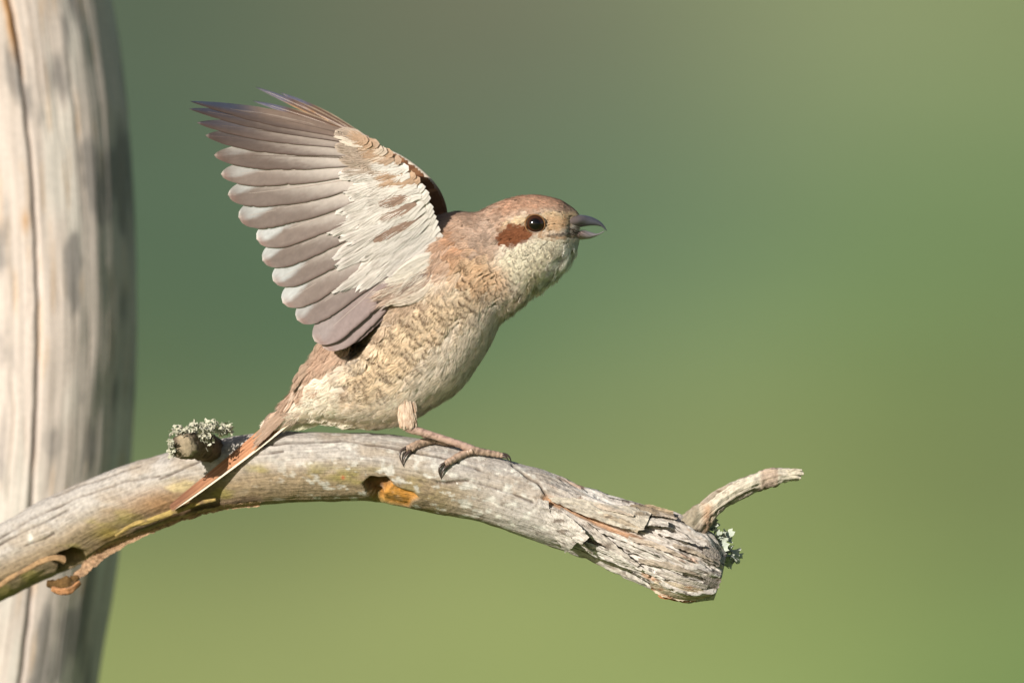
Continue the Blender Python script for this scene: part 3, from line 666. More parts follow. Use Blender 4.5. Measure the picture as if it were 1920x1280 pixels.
# ---- feathers as bundles of barbs over a vane
KP = 0.92
VR = np.array([0, .22, .45, .62, .74, .82, .88, .93, .97, 1.0])
SR = np.array([-1, -.62, -.2, .2, .62, 1])
def vb(s): return 0.60 + 0.40 * np.sqrt(np.clip(1 - s ** 2, 0, 1))
def wprof(v):
    return (0.42 + 0.58 * sstep(0, 0.5, v)) * np.where(v > 0.6, np.sqrt(np.clip(1 - ((v - 0.6) / 0.4) ** 2, 0, 1)), 1)
def feathers(Cp, Sd, Nm, hw, base, bar, barcol, nb=12, barb_w=0.00011, curl=0.25, fluff=1.0, r=rng, cj=0.30):
    """Cp,Sd,Nm: (N,K,3) path, side and normal over v in [0,1.15]; hw: (N,) half width; returns verts, faces, colours"""
    N, K, _ = Cp.shape
    vk = np.linspace(0, 1.15, K)
    def at(A, v):      # v: (N,m)
        t = np.clip(v / 1.15 * (K - 1), 0, K - 1.001); i = t.astype(int); f = (t - i)[..., None]
        idx = np.arange(N)[:, None]
        return A[idx, i] * (1 - f) + A[idx, i + 1] * f
    def colr(rr):
        bm = np.exp(-((rr - 0.88) / 0.07) ** 2) * bar[:, None]
        c = mixc(base[:, None, :] * np.ones(rr.shape + (1,)), barcol, np.clip(bm, 0, 0.9))
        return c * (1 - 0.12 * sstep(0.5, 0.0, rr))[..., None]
    # vane
    vv, ss = np.meshgrid(VR, SR, indexing='ij'); vv = vv.ravel(); ss = ss.ravel(); m = len(vv)
    V1 = np.broadcast_to(vv, (N, m)); W = hw[:, None] * (wprof(vv) * ss)[None]
    jag = 1 + (r.random((N, m)) - 0.5) * 0.14 * (vv > 0.8)
    p = at(Cp, V1 * jag) + at(Sd, V1) * W[..., None] - at(Nm, V1) * (curl * hw[:, None] * ss[None] ** 2 * wprof(vv)[None])[..., None]
    rr = np.broadcast_to(vv / vb(np.clip(np.abs(ss) * wprof(vv), 0, 0.98)), (N, m))
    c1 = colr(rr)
    g = gridq(len(VR), len(SR)); F1 = (g[None] + (np.arange(N) * m)[:, None, None]).reshape(-1, 4)
    Vs = [p.reshape(-1, 3)]; Cs = [c1.reshape(-1, 3)]; Fs = [F1]; nbase = N * m
    # barbs
    if nb:
        s1 = np.linspace(-0.95, 0.95, nb)[None] + (r.random((N, nb)) - 0.5) * 0.25; s1 = np.clip(s1, -0.98, 0.98)
        v0 = 0.12 + 0.45 * r.random((N, nb)); v1 = vb(s1) * (0.92 + 0.2 * r.random((N, nb)) * fluff); v1 = np.minimum(v1, 1.14)
        T = np.array([0, .4, .68, .82, .92, 1.0])
        tv = v0[..., None] + (v1 - v0)[..., None] * T; tsx = s1[..., None] * (0.12 + 0.88 * T ** 0.75) * 0.98
        m2 = nb * len(T); tv2 = tv.reshape(N, m2); ts2 = tsx.reshape(N, m2)
        liftb = ((0.10 + 0.25 * r.random((N, nb)))[..., None] * (T ** 1.5) * fluff).reshape(N, m2)
        wp = np.interp(tv2, VR, wprof(VR)); wp = np.maximum(wp, 0.55)
        c0 = at(Cp, tv2) + at(Sd, tv2) * (hw[:, None] * ts2)[..., None] + at(Nm, tv2) * ((liftb - curl * ts2 ** 2 + 0.06) * hw[:, None])[..., None]
        bw = (barb_w * np.broadcast_to(np.array([1, 1, .9, .7, .45, .12]), (N, nb, len(T)))).reshape(N, m2)
        sv = at(Sd, tv2)
        a_ = c0 - sv * bw[..., None]; b_ = c0 + sv * bw[..., None]
        pv = np.stack([a_, b_], 2).reshape(-1, 3)
        rr2 = tv2 / vb(np.clip(np.abs(ts2), 0, 0.98))
        cc = colr(rr2) * (1 + (r.random((N, nb)) - 0.5).repeat(len(T), axis=1) * cj)[..., None]
        cc = np.stack([cc, cc], 2).reshape(-1, 3)
        q = np.arange(len(T) - 1); one = np.stack([q * 2, q * 2 + 1, q * 2 + 3, q * 2 + 2], -1)
        F2 = (one[None] + (np.arange(N * nb) * 2 * len(T))[:, None, None]).reshape(-1, 4) + nbase
        Vs.append(pv); Cs.append(cc); Fs.append(F2)
    return np.vstack(Vs), np.vstack(Fs), np.vstack(Cs)

def body_at(A, u, a):
    u = np.clip(u, 0, 1) * (NU - 1); i = np.minimum(u.astype(int), NU - 2); f = (u - i)[..., None]
    b_ = (a / (2 * np.pi) * NA) % NA; j = b_.astype(int) % NA; g = (b_ - np.floor(b_))[..., None]; j2 = (j + 1) % NA
    return (A[i, j] * (1 - f) + A[i + 1, j] * f) * (1 - g) + (A[i, j2] * (1 - f) + A[i + 1, j2] * f) * g

EYE = (1003, 420)
def flen(px, py):
    L = np.interp(px, [560, 640, 780, 850, 930, 985, 1040, 1090], [40, 38, 34, 30, 20, 14, 11, 8])
    thr = pmask(px, py, [(1100, 455), (1040, 470), (990, 500), (960, 545), (960, 620), (1120, 560), (1120, 460)], 12)
    L = L * (1 - thr) + np.maximum(L, 26) * thr
    return L
def plume_set(N, frac, bar_k, nb, lift0, seed, wr=0.36, barb_w=0.00011, fluff=1.0):
    r = np.random.default_rng(seed)
    n0 = N * 6
    area = np.linalg.norm(np.cross(dU, dA), axis=-1)
    pu, pa = np.meshgrid(np.arange(NU), np.arange(NA), indexing='ij')
    L = flen(gpx_, gpy_)
    w = (area / L ** 2).ravel(); w /= w.sum()
    idx = r.choice(NU * NA, N, p=w)
    u = (pu.ravel()[idx] + r.random(N) - 0.5) / (NU - 1); a = (pa.ravel()[idx] + r.random(N) - 0.5) / NA * 2 * np.pi
    u = np.clip(u, 0.0, 0.985)
    p0 = body_at(BG, u, a); x0 = p0[:, 0] / S + 960; y0 = 640 - (p0[:, 2] - H) / S
    ln = flen(x0, y0) * (0.8 + 0.45 * r.random(N)) * frac
    tU = np.linalg.norm(body_at(dU, u, a), axis=-1) * (NU - 1)
    du = ln * S / np.maximum(tU, 1e-5)
    K = 8; vk = np.linspace(0, 1.15, K)
    drift = (r.random(N) - 0.5) * 0.22
    uu = u[:, None] + du[:, None] * vk; aa = a[:, None] + drift[:, None] * vk * (ln / 44)[:, None]
    C = body_at(BG, uu, aa); Nn = unit(body_at(BN, uu, aa))
    over = np.clip(uu - 1, 0, None)
    tdir = unit(body_at(dU, np.full(N, 0.97), a))
    C = C + tdir[:, None] * (over * tU[:, None])[..., None]
    xe = C[:, 4, 0] / S + 960; ye = 640 - (C[:, 4, 2] - H) / S
    xt = C[:, 7, 0] / S + 960; yt = 640 - (C[:, 7, 2] - H) / S
    thr = pmask(xe, ye, [(1100, 455), (1060, 470), (1010, 505), (975, 545), (940, 585), (960, 640), (1130, 560), (1120, 460)], 10)
    bel = pmask(xe, ye, [(780, 790), (700, 770), (600, 760), (560, 800), (640, 830), (800, 830)], 14)
    lift = (lift0 + 7.0 * thr * r.random(N) + 5.0 * bel * r.random(N)) * (ln / 30) ** 0.5
    C = C + Nn * ((0.3 + lift[:, None] * (0.15 + vk ** 1.6)) * S)[..., None]
    T = unit(np.gradient(C, axis=1)); Sd = unit(np.cross(T, Nn))
    near_eye = (np.hypot(xe - EYE[0], ye - EYE[1]) < 21) | (np.hypot(x0 - EYE[0], y0 - EYE[1]) < 20) | (np.hypot(xt - EYE[0], yt - EYE[1]) < 19)
    keep = ~near_eye & ~((x0 > 1066) & (y0 > 405) & (y0 < 447))
    C, Sd, Nn, ln, xe, ye = C[keep], Sd[keep], Nn[keep], ln[keep], xe[keep], ye[keep]
    N = len(ln)
    jx_ = ln * np.where(xe > 930, 0.12, 0.28)
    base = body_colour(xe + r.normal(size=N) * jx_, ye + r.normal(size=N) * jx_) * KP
    dk = 0.16 + 0.34 * pmask(xe, ye, [(850, 400), (920, 375), (1010, 350), (1090, 380), (1060, 402), (980, 402), (930, 440), (900, 480), (850, 480)], 14)
    base = base * (1 + (r.random(N) - 0.5) * dk)[:, None]
    bar = bar_amount(xe, ye) * bar_k * (r.random(N) < 0.85) * (0.6 + 0.5 * r.random(N))
    small = sstep(16, 10, ln / frac)
    hw = ln * wr * (1 - 0.25 * small) * S
    return feathers(C, Sd, Nn, hw, base, bar, lin((84, 56, 34)) * KP, nb, barb_w, 0.14, fluff, r, 0.50)
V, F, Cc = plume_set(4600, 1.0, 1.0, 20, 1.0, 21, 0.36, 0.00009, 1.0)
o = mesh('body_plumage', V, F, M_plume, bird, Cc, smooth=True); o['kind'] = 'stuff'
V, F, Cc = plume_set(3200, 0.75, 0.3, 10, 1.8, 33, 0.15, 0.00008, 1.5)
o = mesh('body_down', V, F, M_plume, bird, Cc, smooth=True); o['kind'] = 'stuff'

def body_front(px, py):
    m = (gyy < 0)
    d = np.where(m, (gpx_ - px) ** 2 + (gpy_ - py) ** 2, 1e12)
    i = np.unravel_index(np.argmin(d), d.shape)
    return gyy[i]

# eye
ey = body_front(*EYE)
def sphere_grid(c, r, n=24, m=32, sc=(1, 1, 1)):
    t = np.linspace(0.02, np.pi - 0.02, n)[:, None]; f = np.linspace(0, 2 * np.pi, m, endpoint=False)[None]
    d = np.stack([np.sin(t) * np.cos(f), np.sin(t) * np.sin(f), np.cos(t) * np.ones_like(f)], -1)
    return np.asarray(c) + d * r * np.array(sc)
ec = P(EYE[0], EYE[1], ey + 0.0010)
def eyecol(V):
    d = np.hypot(V[:, 0] - ec[0], V[:, 2] - ec[2]) / (17 * S)
    return mixc(np.broadcast_to(lin((14, 11, 9)), V.shape).copy(), lin((58, 34, 20)), sstep(0.55, 0.75, d))
closed('eye', sphere_grid(ec, 17.5 * S), M_eye, bird, eyecol)
t = np.linspace(0, 2 * np.pi, 49)
rg = P(EYE[0] + 18.6 * np.cos(t), EYE[1] + 17.6 * np.sin(t), ey - 0.0004 + 0.0006 * np.cos(t))
G = tube_grid(rg, 1.25 * S, 8)
closed('eyelid', G, M_plume, bird, lin((170, 126, 86)) * 0.7)
# beak
def beak(name, topl, botl, hw, col_top, col_bot, n=44, m=24):
    u = crom(topl, n); l = crom(botl, n); w = crom(np.array(hw)[:, None], n)[:, 0]
    a = np.linspace(0, 2 * np.pi, m, endpoint=False)
    c = (u + l) / 2; h = (u - l) / 2
    px = c[:, :1] + h[:, :1] * np.cos(a); py = c[:, 1:] + h[:, 1:] * np.cos(a)
    G = P(px, py, -w[:, None] * S * sg(np.sin(a), 0.85))
    def cf(V):
        x = V[:, 0] / S + 960; z = 640 - (V[:, 2] - H) / S
        cc = np.broadcast_to(lin(col_top), V.shape).copy()
        return mixc(cc, lin(col_bot), sstep(1110, 1060, x + 4 * fbm(n3(x / 5, z / 5, 0), 2)))
    return closed(name, G, M_horn, bird, cf)
beak('upper_beak', [(1046, 422), (1066, 405), (1089, 403), (1107, 406), (1122, 413), (1132, 422), (1138, 432)], [(1024, 443), (1049, 439), (1072, 431), (1092, 425.5), (1111, 423), (1127, 425), (1137, 433)],
     [24, 33, 27, 16, 10, 5, 1], (76, 76, 84), (104, 90, 84))
beak('lower_beak', [(1030, 442), (1057, 438), (1080, 434), (1094, 432), (1107, 435), (1120, 438), (1133, 433)], [(1034, 448), (1058, 446), (1080, 449), (1094, 449), (1108, 447), (1122, 441), (1134, 434)],
     [20, 28, 22, 15, 10, 5, 1], (124, 118, 120), (170, 136, 118))
G = sphere_grid(P(1084, 415, -0.0027), 3.2 * S, 12, 16, (1.5, 0.5, 0.8)); closed('nostril', G, M_horn, bird, lin((16, 14, 14)))
# rictal bristles
Vb = []; Fb = []
for k_ in range(16):
    x, y = 1062 + rng.random() * 20, 424 + rng.random() * 16
    p = np.array([P(x, y, body_front(x, y) - 0.0003), P(x + 9, y + 1 + rng.random() * 5, body_front(x, y) - 0.0012), P(x + 17 + rng.random() * 6, y + 4 + rng.random() * 8, body_front(x, y) - 0.0012)])
    pp = crom(p, 6); g = tube_grid(pp, np.linspace(0.55, 0.12, 6) * S, 5)
    Fb.append(gridq(6, 5, True, len(Vb) * 30)); Vb.append(g.reshape(-1, 3))
o = mesh('bristles', np.vstack(Vb), np.vstack(Fb), M_plume, bird, np.broadcast_to(lin((50, 38, 30)), (len(Vb) * 30, 3))); o['kind'] = 'stuff'

# ------------------------------------------------------------------ wings
ROOT = np.array([(690, 262), (695, 268), (700, 276), (706, 286), (712, 298), (718, 310), (724, 322), (730, 335), (738, 350), (747, 368), (757, 388), (767, 410), (777, 432), (785, 455)], float)
TIP = np.array([(356, 190), (354, 204), (369, 230), (385, 254), (401, 291), (414, 327), (427, 366), (447, 408), (481, 449), (492, 489), (512, 527), (530, 568), (557, 600), (590, 640)], float)
HWD = np.array([15, 16, 18, 22, 25, 27, 29, 30.5, 30, 29.5, 30, 30, 30, 30], float)
LEAD = np.array([(672, 262), (706, 272), (725, 280), (762, 308), (795, 341), (810, 364), (818, 398), (826, 421), (836, 450), (842, 472)], float)
SH = np.array([835, 450.])
def wing_y(px, py):
    t = np.hypot(px - SH[0], py - SH[1])
    return -0.0112 - 0.0040 * sstep(0, 120, t) - 0.0000230 * t + 0.0008 * np.cos(np.clip((t - 240) / 240, -1.5, 1.5) * 1.5)
near_wing = empty('wing', np.array(P(835, 450, -0.015)) - world_loc(bird), None, None, bird)
near_wing['label'] = 'raised near wing showing its pale underside'
far_wing = empty('wing', np.array(P(845, 440, 0.015)) - world_loc(bird), None, None, bird)
far_wing['label'] = 'raised far wing, dark brown upper side, mostly hidden'
NV, NS = 80, 17
def flight(name, parent, root, tip, hw, bow, yfun, colf, point=0.0, tilt=1.0, mat=M_flight, i=0, rach=(196, 178, 168)):
    v = np.linspace(0, 1, NV)[:, None]; s = np.linspace(-1, 1, NS)[None]
    d = tip - root; L = np.linalg.norm(d); d = d / L; q = np.array([d[1], -d[0]])
    if q[1] < 0: q = -q                       # s=+1 is the lower (trailing) side in the photo
    ctr = root + (d * L)[None] * v + q[None] * (bow * 4 * v * (1 - v))
    vt = 0.80 - 0.25 * point
    tipr = np.where(v > vt, np.clip(1 - ((v - vt) / (1 - vt)) ** (2.0 - 0.5 * point), 0, 1) ** (0.5 + 0.35 * point), 1.0)
    w = hw * (0.50 + 0.50 * sstep(0.0, 0.55, v)) * tipr
    ed = 1 + 0.05 * fbm(n3(v * 16, s * 0.7, i * 3.3), 3) * np.abs(s)
    for vn in np.random.default_rng(i + 50).uniform(0.45, 0.97, 5): ed = ed - 0.04 * np.exp(-((v - np.abs(s) * 0.03 - vn) / 0.008) ** 2) * sstep(0.5, 1.0, np.abs(s))
    px = ctr[:, :1] + q[0] * w * s * ed; py = ctr[:, 1:] + q[1] * w * s * ed
    wr = fbm(n3(v * 7 - np.abs(s) * 1.5, s * 2, i * 7.7), 2)
    y = yfun(px, py) - tilt * (s * 1.5 * S * (hw / 26)) + (1 - s ** 2) * 0.8 * S + 0.5 * S * wr
    V = P(px, py, y)
    col = colf(i, v * np.ones_like(s), s * np.ones_like(v), px, py)
    # shaft
    C = P(ctr[:, 0], ctr[:, 1], yfun(ctr[:, 0], ctr[:, 1]) + 1.2 * S)
    G = tube_grid(C[:int(NV * .97)], np.linspace(1.5, 0.35, int(NV * .97)) * S, 6)
    Vv = np.vstack([V.reshape(-1, 3), G.reshape(-1, 3)])
    F = np.vstack([gridq(NV, NS), gridq(G.shape[0], 6, True, NV * NS)])
    cc = np.vstack([col.reshape(-1, 3), np.broadcast_to(lin(rach) * KP, (G.shape[0] * 6, 3))])
    return mesh(name, Vv, F, mat, parent, cc)

def under_col(i, v, s, px, py):
    t = min(i / 4.5, 1.0)
    streak = fbm(n3(v * 30 - np.abs(s) * 6, s * 9, i * 5.1), 3)
    c = np.broadcast_to(lin((212, 200, 191)) * t + lin((136, 116, 106)) * (1 - t), v.shape + (3,)).copy()
    late = min(max(i - 11.5, 0) / 1.5, 1.0)
    taupe = (lin((116, 99, 91)) * (1 - late) + lin((146, 126, 124)) * late) * t + lin((92, 78, 74)) * (1 - t)
    band = sstep(0.34, 0.86, v + 0.12 * streak + 0.34 * s)
    band = np.maximum(band, late * sstep(0.0, 0.3, v))
    c = mixc(c, taupe, (0.85 if t >= 1 else 0.95) * band)
    vw = 0.58 + 0.08 * math.sin(i * 2.3)
    white = sstep(0.22, -0.16, s - (-0.95 + (v - vw) / 0.5 * 1.55) + 0.12 * streak) * sstep(vw - 0.05, vw + 0.12, v) * t * (1 - 0.85 * late)
    white = white * min(max((i - 2.6) / 4.0, 0), 1)
    c = mixc(c, lin((204, 205, 204)), 0.9 * white)
    if 2 <= i <= 7: c = mixc(c, lin((98, 76, 66)), 0.85 * sstep(0.86, 0.97, v + 0.03 * streak) * (1 - 0.12 * (i - 2)))
    c = mixc(c, lin((150, 122, 112)), 0.7 * sstep(0.93, 0.985, v) * t * sstep(-0.9, 0.2, s))
    if i < 4:
        k_ = (4 - i) / 4
        c = mixc(c, lin((66, 52, 48)), (0.55 + 0.40 * k_) * sstep(0.55, 0.95, v))
        c = mixc(c, lin((54, 66, 90)), 0.8 * k_ * sstep(0.55, 0.78, v) * sstep(0.8, -0.4, s))
    c = mixc(c, lin((84, 62, 52)), 0.8 * sstep(0.84, 0.96, s) * sstep(0.96, 0.86, v))   # dark trailing edge, with the shadow line between feathers painted in
    c = mixc(c, lin((226, 212, 198)), 0.35 * sstep(0.975, 0.992, v) * t)
    fine = fbm(n3(v * 90 - np.abs(s) * 22, s * 3, i * 2.7), 2)
    c = c * (1 + 0.09 * math.sin(i * 4.1) * band)[..., None]
    return c * KP * 0.95 * (1 + 0.14 * streak + 0.07 * fine)[..., None]
for i in range(14):
    flight('primary_feather' if i < 9 else 'secondary_feather', near_wing, ROOT[i], TIP[i], HWD[i], (-3 + i * 0.5) if i < 6 else 5.0, wing_y, under_col, point=max(0, 1 - i / 7.0), i=i, rach=(112, 96, 88) if i < 5 else (190, 174, 164))
# last tertial lying behind the others
flight('tertial_feather', near_wing, np.array([782, 470.]), np.array([606, 652.]), 30, 8, lambda x, y: wing_y(x, y) + 0.0011, under_col, 0, i=14)
flight('tertial_feather', near_wing, np.array([778, 490.]), np.array([634, 642.]), 24, 8, lambda x, y: wing_y(x, y) + 0.0018, under_col, 0, i=15)

def covert(name, parent, root, tip, hw, lift, colour, r, bar=0.0, nb=12, yfun=wing_y, bow=0.0, fluff=1.0, bw=0.00010, sgn=-1):
    K = 8; vk = np.linspace(0, 1.15, K)[:, None]
    root = np.asarray(root, float); tip = np.asarray(tip, float); d = tip - root; q = np.array([d[1], -d[0]]) / np.linalg.norm(d)
    c = root + d * vk + q * bow * 4 * vk * (1 - vk)
    y = yfun(c[:, 0], c[:, 1]) + sgn * lift * S * (1.0 - 0.55 * vk[:, 0])
    C = P(c[:, 0], c[:, 1], y)[None]
    T = unit(np.gradient(C, axis=1)); Nn = np.broadcast_to(np.array([0, float(sgn), 0]), C.shape); Sd = unit(np.cross(T, Nn))
    base = (lin(colour) * KP * (0.92 + 0.16 * r.random()))[None]
    V, F, cc = feathers(C, Sd, Nn, np.array([hw * S]), base, np.array([bar]), lin((120, 92, 74)) * KP, nb, bw, 0.12, fluff, r, 0.14)
    return mesh(name, V, F, M_plume, parent, cc)

def body_front(px, py):
    m = (gyy < 0)
    d = np.where(m, (gpx_ - px) ** 2 + (gpy_ - py) ** 2, 1e12)
    i = np.unravel_index(np.argmin(d), d.shape)
    return gyy[i]


rt_ = np.random.default_rng(11); Vt = []; Ft = []; Ct = []; nv_ = 0
def tuft(root, tip, hw, y, colour, nb=12, back=0.0):
    global nv_
    K = 8; vk = np.linspace(0, 1.15, K)[:, None]; root = np.asarray(root, float); d = np.asarray(tip, float) - root
    c = root + d * vk + np.array([d[1], -d[0]]) * 0.12 * rt_.normal() * 4 * vk * (1 - vk)
    C = P(c[:, 0], c[:, 1], y + back * np.linalg.norm(d) * S * vk[:, 0])[None]; T = unit(np.gradient(C, axis=1))
    Nn = np.broadcast_to(np.array([0, -1.0, 0]), C.shape); Sd = unit(np.cross(T, Nn))
    V, F, cc = feathers(C, Sd, Nn, np.array([hw * S]), (lin(colour) * KP * (0.9 + 0.2 * rt_.random()))[None], np.array([0.0]), lin((120, 92, 74)), nb, 0.00008, 0.1, 1.5, rt_)
    Vt.append(V); Ft.append(F + nv_); Ct.append(cc); nv_ += len(V)
for k_ in range(190):
    f = rt_.random(); dep = rt_.random() ** 1.6
    x = 1076 - 86 * f - 16 * dep; y = np.interp(f, [0, .2, .5, .8, 1], [452, 476, 500, 520, 532]) - 22 * dep; y = max(y, 456)
    L = 18 + 18 * rt_.random(); x += 5; y += 6
    tuft((x, y), (x - L * 0.22 * (1 + rt_.normal() * 0.6), y + L * 0.95), 4.2, (-0.0022 - 0.0072 * dep) * np.interp(f, [0, 0.4, 1], [0.3, 0.75, 1]) - 0.0006 * rt_.random(), (246, 242, 232) if f < 0.7 else (240, 228, 210), back=0.22)
for k_ in range(60):
    f = rt_.random(); dep = rt_.random()
    x = 992 - 52 * f - 14 * dep; y = 546 + 34 * f - 20 * dep; L = 14 + 12 * rt_.random()
    x += 4; y += 5; tuft((x, y), (x - L * 0.45, y + L * 0.9), 4.5, -0.0015 - 0.009 * dep, (234, 220, 200), back=0.3)
for k_ in range(90):
    f = rt_.random(); dep = rt_.random()
    x = 770 - 190 * f; y = np.interp(f, [0, .15, .5, .8, 1], [782, 794, 795, 784, 780]) - 6 * dep; L = 20 + 16 * rt_.random()
    tuft((x, y), (x - L * 0.95, y + L * 0.28), 4.5, 0.002 - 0.006 * dep, (245, 234, 216))
for k_ in range(60):
    f = rt_.random(); x = 640 - 76 * f + rt_.normal() * 3; y = 598 + 118 * f + rt_.normal() * 3; L = 20 + 14 * rt_.random()
    tuft((x, y), (x - L * 0.72, y + L * 0.8), 3.4, -0.004 - 0.003 * rt_.random(), (190, 164, 144))
o = mesh('loose_plumage', np.vstack(Vt), np.vstack(Ft), M_plume, bird, np.vstack(Ct)); o['kind'] = 'stuff'
r2 = np.random.default_rng(5)
nr = 21
for row in range(5):
    for c_ in range(nr):
        t = (c_ + 0.5 * (row % 2) + (r2.random() - 0.5) * 0.5) / nr
        t = min(max(t, 0.0), 0.999)
        fi = t * 13; rt = np.array([np.interp(fi, np.arange(14), ROOT[:, 0]), np.interp(fi, np.arange(14), ROOT[:, 1])])
        tp = np.array([np.interp(fi, np.arange(14), TIP[:, 0]), np.interp(fi, np.arange(14), TIP[:, 1])])
        li = 0.4 + t * 8.4; ld = np.array([np.interp(li, np.arange(10), LEAD[:, 0]), np.interp(li, np.arange(10), LEAD[:, 1])])
        d = unit((tp - rt)[None])[0]
        fr = row / 4.0
        root = rt * (1 - fr * 0.93) + ld * fr * 0.93
        L = np.interp(t, [0, 0.35, 0.6, 0.8, 1.0], [58, 72, 96, 150, 190]) * (1 - 0.17 * row) * (0.85 + 0.3 * r2.random())
        if row == 4: L *= 0.8
        ang_ = (r2.random() - 0.5) * 0.25
        d = np.array([d[0] * math.cos(ang_) - d[1] * math.sin(ang_), d[0] * math.sin(ang_) + d[1] * math.cos(ang_)])
        tip = root + d * L
        colr = (234, 227, 219)
        if t < 0.12: L *= 0.6
        if t < 0.42 and row < 2: colr = (200, 182, 166)
        if t < 0.3 and row >= 2: colr = (222, 204, 186) if r2.random() < 0.5 else (188, 162, 140)
        if t < 0.5 and row >= 2 and r2.random() < 0.35: colr = (196, 166, 140)
        mid = root * 0.35 + tip * 0.65
        if (np.hypot(mid[0] - 742, mid[1] - 385) < 18 or np.hypot(mid[0] - 728, mid[1] - 430) < 15) and row >= 1: colr = (168, 142, 126)
        covert('underwing_covert', near_wing, root, tip, np.interp(t, [0, 1], [13, 15]) * (1 - 0.06 * row), 4 + 2.4 * row, colr, r2, bar=0.25 if row < 2 else 0.1, nb=14, bow=(r2.random() - 0.5) * 10, fluff=0.5)
# long axillaries running from the flank up to the wing pit
for k_ in range(26):
    f = k_ / 25.0
    root = np.array([846 - 26 * f + r2.normal() * 5, 462 + 62 * f + r2.normal() * 4])
    tip = np.array([752 - 34 * f + r2.normal() * 14, 520 + 44 * f + r2.normal() * 9])
    colr = [(234, 226, 214), (146, 124, 114), (232, 218, 202), (192, 168, 152)][(0 if f < 0.3 else (1 if f < 0.5 and k_ % 2 else (2 if k_ % 3 else 3)))]
    covert('axillary_feather', near_wing, root, tip, 9, 12 - 6 * f, colr, r2, nb=14, bow=r2.normal() * 7, fluff=1.6, yfun=lambda x, y: wing_y(x, y) - 0.0012)
# leading edge of the near wing
ld = crom(LEAD, 70); C = P(ld[:, 0] - 13, ld[:, 1] + 8, wing_y(ld[:, 0], ld[:, 1]) - 0.0004)
G = tube_grid(C, np.interp(np.linspace(0, 1, 70), [0, 0.15, 0.7, 1], [2, 5, 6.5, 7]) * S, 16)
closed('leading_edge', G, M_plume, near_wing, lin((240, 230, 216)) * KP)
for k_ in range(130):
    t = (k_ + r2.random()) / 130.0; i_ = min(int(t * 69), 68); p0 = ld[i_] + np.array([-9, 6]) + r2.normal(size=2) * 3.5
    tg = unit((ld[max(i_ - 2, 0)] - ld[min(i_ + 2, 69)])[None])[0]
    d = unit(((TIP[int(t * 13)] - ROOT[int(t * 13)]) / 300.0 * 0.8 + tg * 0.75 + r2.normal(size=2) * 0.10)[None])[0]
    q_ = r2.random()
    colr = ((236, 222, 206) if q_ < 0.45 else ((178, 148, 124) if q_ < 0.8 else (206, 182, 160))) if t < 0.5 else ((238, 231, 222) if q_ < 0.7 else (222, 206, 190))
    covert('marginal_covert', near_wing, p0, p0 + d * (20 + 16 * r2.random()), 3.4, 6 + 3 * r2.random(), colr, r2, nb=10, fluff=0.5, bow=r2.normal() * 2)

# far wing: dark upper side, seen between the near wing and the neck and as three tips above
def far_y(px, py):
    t = np.hypot(px - SH[0], py - SH[1]); return 0.0120 + 0.000022 * t
def upper_col(i, v, s, px, py):
    streak = fbm(n3(v * 30 - np.abs(s) * 6, s * 9, i * 5.1), 3)
    c = np.broadcast_to(lin((92, 68, 54)), v.shape + (3,)).copy()
    c = mixc(c, lin((190, 146, 104)), 0.75 * sstep(0.55, 0.85, s))
    c = mixc(c, lin((210, 190, 166)), 0.6 * sstep(-0.7, -0.95, s) * sstep(0.75, 0.5, v))
    if i < 3: c = mixc(c, lin((84, 98, 130)), 0.6 * sstep(0.66, 0.8, v))
    return c * KP * (1 + 0.15 * streak)[..., None]
FT = [(524, 173), (478, 163), (473, 189)]; FR = [(716, 280), (704, 272), (694, 266)]
for i in range(3):
    flight('primary_feather', far_wing, np.array(FR[i], float), np.array(FT[i], float), 7.5, -5.0, far_y, upper_col, 1.0, -1.0, i=i)
for i in range(1, 13):
    tip = TIP[i] * 0.84 + ROOT[i] * 0.16 + np.array([6, 8])
    flight('primary_feather' if i < 8 else 'secondary_feather', far_wing, ROOT[i] + np.array([8, 0]), tip, HWD[i], 2.0, far_y, upper_col, 0.6, -1.0, i=i + 4)
FL = np.array([(640, 243), (672, 252), (703, 268), (756, 291), (801, 325), (826, 356), (838, 393), (832, 420), (828, 450)], float)
fl = crom(FL, 60); C = P(fl[:, 0] - 5, fl[:, 1] + 5, far_y(fl[:, 0], fl[:, 1]))
G = tube_grid(C, np.interp(np.linspace(0, 1, 60), [0, .2, .75, 1], [2.5, 4, 6, 6]) * S, 12)
closed('leading_edge', G, M_plume, far_wing, lambda V: mixc(np.broadcast_to(lin((236, 222, 204)), V.shape), lin((128, 92, 68)), sstep(790, 830, V[:, 0] / S + 960)) * KP)
for k_ in range(96):
    t = k_ / 95.0; i_ = int(t * 59); p0 = fl[i_] + np.array([-7, 7]) - np.array([10, -8]) * (k_ % 2)
    d = unit(((TIP[min(int(t * 14), 13)] - ROOT[min(int(t * 14), 13)]) / 300.0 + r2.normal(size=2) * 0.1)[None])[0]
    covert('upperwing_covert', far_wing, p0 - d * 3, p0 + d * (38 + 10 * r2.random()), 12, 6 - 3 * (k_ % 2), (122, 84, 60) if r2.random() < 0.7 else (150, 108, 78), r2, nb=10, yfun=far_y, sgn=-1)

